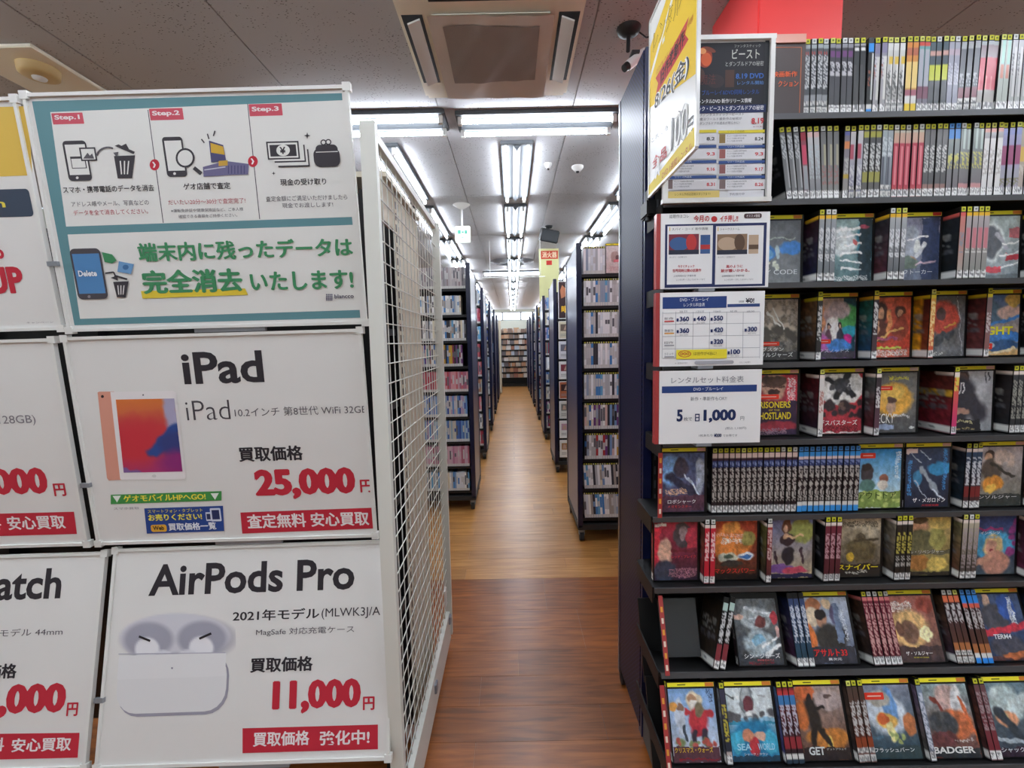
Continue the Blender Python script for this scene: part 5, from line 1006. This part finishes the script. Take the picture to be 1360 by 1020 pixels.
# beige gondola seen through the mesh
g2 = empty('beige_gondola', (-.6, 1.6, 0)); tag(g2, 'beige slotted gondola with dark shelves behind the white mesh panel', 'shelving')
gi2 = Matrix.Translation((.6, -1.6, 0))
def g2p(mb, nm, m_): o = mb.build(nm, m_, g2); o.matrix_local = gi2; return o
GF = -.362
zt2 = P(510, 236, X=GF)[2]
g2p(MB().box((-.90, 1.35, .05), (-.88, 1.83, zt2)), 'back_panel', M_DARK)
g2p(MB().box((-.88, 1.35, zt2), (GF+.01, 1.83, zt2+.015)), 'top_board', M_BEIGE)
g2p(MB().box((GF-.02, 1.35, zt2-.12), (GF-.005, 1.47, zt2)), 'fascia', M_BEIGE)
for z in (.12, .5, .86, 1.17, 1.40): g2p(MB().box((-.88, 1.36, z-.02), (GF-.012, 1.462, z)), 'shelf_board', M_DARK)
for (z0_, z1_, c_) in ((.93, 1.16, '8a8a8e'), (.55, .72, '5c605c'), (1.22, 1.32, '3c3c44')): g2p(MB().bbox((-.8, 1.37, z0_-.06), (GF-.035, 1.455, z1_-.06), .008), 'grey_carton', mat('carton_'+c_, c_, .6))
g2p(MB().box((GF-.006, 1.465, .02), (GF, 1.56, zt2)), 'slotted_upright', M_BEIGE)
g2p(MB().box((-.87, 1.462, .03), (GF-.007, 1.468, zt2-.01)), 'dark_opening_sheet', M_BLACK)  # black sheet added so the shelf opening looks dark inside
q = MB()
for i in range(50):
    for yy in (1.475, 1.505): q.box((GF-.0006, yy, .1+i*.035), (GF+.0008, yy+.010, .122+i*.035))
o = g2p(q, 'upright_slots', M_BLACK); o['kind'] = 'stuff'
g2p(MB().bbox((GF-.008, 1.562, .02), (GF-.002, 1.83, zt2-.01), .001), 'side_panel', M_BEIGE)
g2p(MB().box((-.88, 1.35, .02), (-.86, 1.83, zt2)), 'end_panel', M_BEIGE)

# ================================================================= POSTER WALL (left foreground)
BW = []
def crn(px, py, zc): return P(px, py, zc=zc)
def poster_board(tl_, tr_, br_, bl_, zt_, zb_, name, label):
    TL, TR, BR, BL = crn(*tl_, zt_), crn(*tr_, zt_), crn(*br_, zb_), crn(*bl_, zb_)
    U = ((TR-TL)+(BR-BL))/2; V = ((TL-BL)+(TR-BR))/2; Cn = (TL+TR+BR+BL)/4
    S = Sheet(Cn-U/2-V/2, U, V)
    o = S.board(name, mat('poster_paper_white', 'e0dfdc', .45, coat=.25), None, .003); tag(o, label, 'poster', 'framed posters on the left stand')
    q = MB()
    for (a_, b_) in (((-.004, 0), (S.w+.004, 0)), ((-.004, S.h), (S.w+.004, S.h)), ((0, 0), (0, S.h)), ((S.w, 0), (S.w, S.h))): S.bar(a_, b_, .0075, -.006, .005, q)
    q.build('frame', M_WHITEPL, o)
    q = MB()
    for (x_, y_) in ((0, 0), (S.w, 0), (S.w, S.h), (0, S.h)): S.bar((x_-.009, y_), (x_+.009, y_), .018, -.008, .0058, q)
    q.build('corner_joint', M_WHITEPL, o)['kind'] = 'stuff'
    q = MB(); S.bar((S.w*.42, -.009), (S.w*.66, -.009), .009, -.006, .002, q); q.build('bottom_clip', M_GREY, o)
    q = MB(); S.bar((-.018, S.h*.30), (.006, S.h*.30), .011, .0, .008, q); q.build('side_clip', M_GREY, o)
    return S, o
INK = '2e2a30'; RED = 'c02a3c'
# --- row 1
S, o = poster_board((50, 130), (474, 113), (487, 431), (92, 436), 1.02, 1.11, 'data_poster', 'three-step teal bordered poster with large green lettering, top of the stand')
S.rect(.013, .012, S.w-.012, S.h-.012, '5f8c94', px=False)
S.poly([(67, 149), (461, 133), (472, 288), (88, 301)], 'e0e0dc'); S.poly([(90, 311.5), (474, 298.5), (480, 411.5), (106.5, 423.5)], 'e0e0dc')
S.line(196.7, 146, 217, 296, 1.1, '4a4a50'); S.line(329, 138, 345, 291, 1.1, '4a4a50')
for (t_, x0, y0, x1, y1) in (('Step.1', 69.5, 150, 111, 165), ('Step.2', 199, 144, 243.5, 159.5), ('Step.3', 331, 138, 375, 154)):
    S.rect(x0, y0, x1, y1, 'c85060', r=.06); S.text(t_, x0+4, y1-4, x1-4, 8, 'e8dcdc', .03)
for (x, y) in ((205.5, 219), (336, 214.5)): S.ell(x, y, 6.5, 7.5, RED); S.text('›', x-2, y+4, x+2.4, 8, 'f0e8e8', .04)
S.text('スマホ・携帯電話のデータを消去', 85, 257, 206, 9, INK, .015); S.text('ゲオ店舗で査定', 244.5, 252.5, 307, 9, INK, .015); S.text('現金の受け取り', 373, 247, 434, 9, INK, .015)
S.text('アドレス帳やメール、写真などの', 96, 275, 199, 7, '6a666c', 0); S.text('データを全て消去してください。', 99, 286.5, 198, 7, 'b8505c', 0)
S.text('だいたい20分〜30分で査定完了!', 224.5, 272.5, 327, 7, 'b8505c', 0); S.text('※運転免許証や健康保険証など、ご本人様', 228, 282.5, 324, 4.6, '5a565c', 0); S.text('確認できる書類をご持参ください。', 238, 290, 316, 4.6, '5a565c', 0)
S.text('査定金額にご満足いただけましたら', 354, 268, 462, 7, '5a565c', 0); S.text('現金でお渡しします!', 375.5, 276.5, 443, 6.5, '5a565c', 0)
def phone(x0, y0, x1, y1, fr, scr):
    S.rect(x0, y0, x1, y1, fr, r=.16); S.rect(x0+2.4, y0+5, x1-2.4, y1-8, scr); S.ell((x0+x1)/2, y1-4.2, 1.8, 1.8, scr)
def bin_(x0, y0, x1, y1, c_, bg):
    S.poly([(x0, y0), (x1, y0-1), (x1-4, y1), (x0+5, y1)], c_); w_ = (x1-x0)
    for f_ in (.3, .5, .7): S.line(x0+w_*f_, y0+(y1-y0)*.22, x0+w_*(.5+(f_-.5)*.7), y1-(y1-y0)*.18, w_*.06, bg)
phone(87.5, 187, 119, 240.5, '3a363c', 'e0e0dc')
S.rect(95, 208, 115, 224, '3a363c'); S.rect(96.2, 211, 113.8, 223, 'e0e0dc'); S.rect(107, 196, 128.5, 214, '3a363c'); S.rect(109, 198, 126.5, 212, 'e0e0dc'); S.poly([(111, 211), (117, 203), (120, 207), (123, 204), (126, 211)], '5a565c')
for i in range(8):
    a_, b_ = math.pi*(1.05+.075*i), math.pi*(1.05+.075*(i+1)); S.line(144+15*math.cos(a_), 209+13*math.sin(a_), 144+15*math.cos(b_), 209+13*math.sin(b_), 2.4, '5a565c')
S.poly([(151, 203), (158, 202), (156, 210)], '5a565c')
bin_(152, 207.5, 180, 237, '3a363c', 'e0e0dc'); S.poly([(153, 194), (158, 192), (180, 202), (178, 205)], '3a363c'); S.poly([(162, 194), (168, 191), (172, 198), (168, 198)], '3a363c')
phone(219, 182, 246, 235, '3a363c', 'e0e0dc'); S.line(258, 223, 268, 231, 5, '3a363c'); S.ell(246.5, 210, 12.6, 13, '3a363c'); S.ell(246.5, 210, 10, 10.4, 'e0e0dc')
for (a_, b_, c_, d_) in ((268, 185, 272, 190), (276, 178, 278, 185), (286, 174, 284, 181)): S.line(a_, b_, c_, d_, 1.6, '3a363c')
S.poly([(278, 187), (297, 193), (301, 214), (281, 216)], '4a4870'); S.poly([(280, 190), (297, 195), (299, 206), (281, 203)], 'd0a838'); S.poly([(270, 222), (300, 214), (331, 218), (330, 232), (300, 233), (271, 235)], '6c688c'); S.poly([(291, 214), (303, 213), (303, 220), (291, 221)], 'c8a040')
for i in range(6): S.line(304+i*4.2, 220, 304+i*4.2, 231, 1.2, '4a4870')
S.line(272, 226, 300, 222, 1.4, 'c8c8d4')
for (dx, dy) in ((12, 12), (7, 6)): 
    S.rect(357+dx, 187+dy, 399+dx, 210+dy, '3a363c'); S.rect(355+dx, 185+dy, 397+dx, 208+dy, 'e0e0dc')
S.rect(355, 188, 398, 212, '3a363c'); S.rect(357, 190, 396, 210, 'e0e0dc'); S.rect(359, 192.5, 394, 208, '3a363c'); S.ell(376.5, 200, 9, 7.6, 'e0e0dc'); S.text('¥', 372.5, 205, 380.5, 9.5, '3a363c', .03)
S.rect(417, 197, 452, 222, '3a363c', r=.35); S.rect(419.5, 192.5, 449, 205, '3a363c', r=.5); S.line(420, 202.5, 449, 201.5, 1, 'e0e0dc'); S.ell(430, 189.5, 4, 4, '3a363c'); S.ell(430, 189.5, 2.4, 2.4, 'e0e0dc'); S.ell(436.5, 189, 4, 4, '3a363c'); S.ell(436.5, 189, 2.4, 2.4, 'e0e0dc')
for (x, y, r_) in ((408.5, 180.5, 4.5), (364, 230.5, 2.6)): S.poly([(x, y-r_), (x+r_*.3, y), (x, y+r_), (x-r_*.3, y)], '3a363c'); S.poly([(x-r_, y), (x, y-r_*.3), (x+r_, y), (x, y+r_*.3)], '3a363c')
GR = '3f8a5c'
S.poly([(188, 386.5), (326, 383), (330, 391.5), (190, 396.5)], 'e0c83c')
S.text('端末内に残ったデータは', 186, 348, 470.5, 25.5, GR, .035); S.text('完全消去', 192, 391, 325, 32, GR, .045); S.text('いたします!', 334.5, 387, 471, 25.5, GR, .035)
S.rect(99, 330, 139.5, 397.5, '4a464c', r=.16); S.rect(101.5, 337, 137, 390, '4f84b8'); S.ell(119.5, 394, 2, 2, '8a868c'); S.text('Delete', 106, 367.5, 130.5, 8, 'e8eef4', .03, outline='2c4c78')
S.poly([(136.5, 335), (150, 338), (156, 346), (150, 350), (140, 348)], '3f8a5c'); S.poly([(159, 347), (179, 351), (175, 364), (157, 361)], '6a98c4'); S.ell(168, 355, 4, 3.4, '3f6c9c')
S.line(141, 363, 152, 361.5, 2, '3a363c'); S.line(152, 361.5, 156, 370, 2, '3a363c'); S.poly([(148, 369), (157, 366), (158, 373)], '3a363c')
bin_(151.5, 374.5, 172, 395, '3a363c', 'e0e0dc'); S.line(153, 366, 170, 371, 2.4, '3a363c')
S.text('blancco', 445, 396.5, 470.5, 5.5, '4a4458', .02)
for i in range(4):
    for j in range(4): S.rect(433.5+i*2.3, 390.5+j*2.3, 435.2+i*2.3, 392.2+j*2.3, '5a5470')
S.flush(o)
# --- row 2
S, o = poster_board((93, 450), (484, 438), (499, 711), (132, 721), 1.115, 1.19, 'tablet_poster', 'white poster with a pink tablet picture and red price 25,000, middle of the stand')
S.text('iPad', 245, 511, 352, 43, INK, .025); S.text('iPad', 249, 558.5, 307, 26, '4a464c', -.012); S.text('10.2インチ 第8世代 WiFi 32GB', 312.5, 554, 488, 12, '5a565c', 0)
S.text('買取価格', 318, 613.5, 403.5, 20, INK, .035); S.text('25,000', 341, 664.5, 474, 41, RED, .06); S.text('円', 479, 654, 495, 17, RED, .035)
S.poly([(319.5, 680.5), (498.3, 674), (499, 701.5), (322, 708.5)], RED); S.text('査定無料 安心買取', 329.6, 702, 491.4, 19, 'ece4e4', .03)
S.poly([(130, 521), (132.5, 520), (152, 520), (163, 637), (145, 638), (142.5, 635)], 'd89884'); S.ell(136.5, 526.5, 2, 2, '2c2428'); S.poly([(147, 520.5), (230.5, 519), (234, 521), (247.5, 633.5), (245, 636.5), (163, 637.5), (160, 636)], 'e6e2e2')
S.ell(190.5, 524.5, 1.1, 1.1, '6a666c'); S.ell(205, 632, 3, 2, 'd0cccc')
def painted_quad(q4, spec, W, H, name, lift=.0016):
    a_ = canvas(spec, W, H, 5); uv4 = [S.uv(*p) for p in q4]    # tl tr br bl
    def fn(u, v): p = (uv4[0]*(1-u)+uv4[1]*u)*v+(uv4[3]*(1-u)+uv4[2]*u)*(1-v); return tuple(S.W(p, lift))
    me = painted(name, [(a_, fn)]); me.materials.clear(); me.materials.append(PAPER); return link(name, me, o)
painted_quad([(154.5, 530.5), (232, 529), (243, 626), (165, 627.5)], 'g d87838 a83070;e .5 .5 .6 .25 c83c40 .8;e .2 .6 .5 .3 c83440 .8;e .9 .12 .12 .4 a8a4c0 .5;l .95 .4 .55 .72 .1 2c4c90;e .9 .62 .25 .16 34407c .5;e .95 .85 .3 .15 8c2c74 .8;e .1 1 .2 .06 7c5c94', 40, 50, 'tablet_screen')
S.poly([(147.5, 657), (294.5, 652), (294.5, 664.5), (147.5, 669.5)], '3f9048'); S.text('ゲオモバイルHPへGO!', 165, 666.5, 274.5, 9, 'ece04c', .03)
S.poly([(150, 658.5), (161, 658), (156, 667)], 'e8f0e8'); S.poly([(280, 655), (291, 654.6), (286, 663.5)], 'e8f0e8')
S.poly([(192, 675), (296.5, 671.5), (298, 705), (195.5, 708.5)], '24448c'); S.text('スマートフォン・タブレット', 197, 681.5, 270, 5, 'dcd048', .01); S.text('お売りください!', 198, 691.8, 269.5, 9, 'ece04c', .04)
S.rect(201, 696.5, 222, 706, 'e0a838', r=.3); S.text('Web', 204, 703.8, 219, 5.5, '3c3420', .03); S.text('買取価格一覧', 225, 704.5, 288.5, 10, 'e8ecf4', .03)
S.rect(280, 674.5, 294, 692, 'd0d8e8', r=.1); S.rect(282, 677, 292, 689.5, '24305c'); S.rect(274, 680, 281, 691.5, 'd0d8e8', r=.1); S.rect(275, 682, 280, 689.5, '24305c')
S.text('スマホ買取', 152, 677, 186, 3.2, '8a868c', 0)
S.flush(o)
# --- row 3
S, o = poster_board((138, 733), (500, 719), (516, 1007), (129, 1018), 1.2, 1.126, 'earbud_poster', 'white poster with an earbud case picture and red price 11,000, lowest on the stand')
S.text('AirPods Pro', 197, 792, 470.5, 42, INK, .025); S.text('2021年モデル', 309, 825.5, 424, 15, INK, .02); S.text('(MLWK3J/A', 427, 823, 505, 15, '3a363c', 0); S.text('MagSafe 対応充電ケース', 340, 845.5, 470.4, 10.5, '5a565c', 0)
S.text('買取価格', 332, 893.5, 415.5, 20, INK, .035); S.text('11,000', 361, 949, 479, 45, RED, .06); S.text('円', 482, 943, 497.5, 18, RED, .035)
S.poly([(322.4, 967), (502, 962), (502, 994.7), (322.4, 1000)], RED); S.text('買取価格', 336, 991.5, 411, 19.5, 'ece4e4', .03); S.text('強化中!', 424.5, 990, 491, 19.5, 'ece4e4', .03)
painted_quad([(152, 805), (312, 802), (316, 958), (154, 962)], 'g e0dfdc e0dfdc;e .53 .3 .45 .2 a9a8b2 .25;e .5 .28 .45 .2 cfcfd6 .08;e .28 .3 .2 .15 a2a2b0 .25;e .72 .3 .2 .15 a2a2b0 .25;e .5 .46 .12 .05 b8b8c4;e .27 .38 .1 .1 e6e6ea .2;e .71 .38 .1 .1 e6e6ea .2;e .4 .43 .07 .04 dcdce2;e .6 .43 .07 .04 dcdce2', 72, 70, 'earbud_lid_picture', .0003)
S.line(185, 845, 200, 851, 3, '2a262c'); S.line(265, 848, 281, 841, 3, '2a262c')
S.rect(158, 869, 304, 950, '9c9aa8', r=.38); S.rect(156.5, 869, 301, 946, 'dededf', r=.38); S.rect(157.5, 868.5, 300, 900, 'e2e2e3', r=.06); S.line(158, 868.5, 300, 866.5, 1.2, 'b0aebc'); S.ell(229, 887, 1.3, 1.3, '8a8698')
S.flush(o)
# --- left column, cut by the picture's edge
S, o = poster_board((43-428, 146), (43, 131), (83, 437), (83-395, 447), 1.02, 1.11, 'upgrade_poster', 'white poster with a yellow block and red UP, top left edge of the picture')
S.poly([(-200, 148), (38, 141), (43, 233), (-200, 241)], 'dcb850'); S.rect(-60, 252, 42, 289, '3a4658', r=.14); S.text('Ponta pin'[6:9], -2-26, 280, 9, 14, 'd8c848', .02)
S.text('o', -4, 344, 7, 13, RED, .06); S.text('UP', -13, 391, 35.5, 36, RED, .05); S.text('キャンペーン', 60-24, 430, 72, 2.4, '8a868c', 0); S.flush(o)
S, o = poster_board((80-391, 463), (80, 451), (117, 722), (117-367, 733), 1.115, 1.19, 'phone_poster', 'white price poster ending in 000 yen, middle left edge of the picture')
S.text('(128GB)', -8, 566.5, 49, 14, '7a767c', 0); S.text(',000', -16, 663.5, 67.5, 41, RED, .06); S.text('円', 73, 659, 89, 17, RED, .035)
S.poly([(-150, 686), (98.5, 679.5), (102.5, 709), (-150, 716)], RED); S.text('査定無料', -78, 706, 4, 18.5, 'ece4e4', .03); S.text('安心買取', 12, 704, 89, 18.5, 'ece4e4', .03); S.flush(o)
S, o = poster_board((127-364, 747), (127, 735), (113, 1019), (113-388, 1030), 1.2, 1.126, 'watch_poster', 'white price poster with the end of a watch name, bottom left edge of the picture')
S.text('Watch', -64, 799.5, 79.5, 41, INK, .025); S.text('スマートモデル 44mm', -60, 847.5, 82.6, 10, '5a565c', 0); S.text('価格', -20, 902, 21.5, 20, INK, .035)
S.text(',000', -5, 955, 85, 46, RED, .06); S.text('円', 88, 951, 103, 18, RED, .035)
S.poly([(-150, 976), (106, 973), (103.5, 1006), (-150, 1012)], RED); S.text('査定無料', -78, 1000, 5, 18.5, 'ece4e4', .03); S.text('安心買取', 15, 999, 94, 18.5, 'ece4e4', .03); S.flush(o)
# --- black stand behind the posters
k = empty('poster_stand', (-.9, 1.2, 0)); tag(k, 'black rack carrying the framed posters on the left', 'stand')
for i, x in enumerate((-.62, -.29, .12, .50)): 
    MB().box((x-.015, .09, .0), (x+.015, .12, 1.78)).build('upright', M_BLACK, k)
q = MB(); q.box((-.8, .12, .2), (.535, .135, 1.70)); q.build('back_sheet', M_BLACK, k)
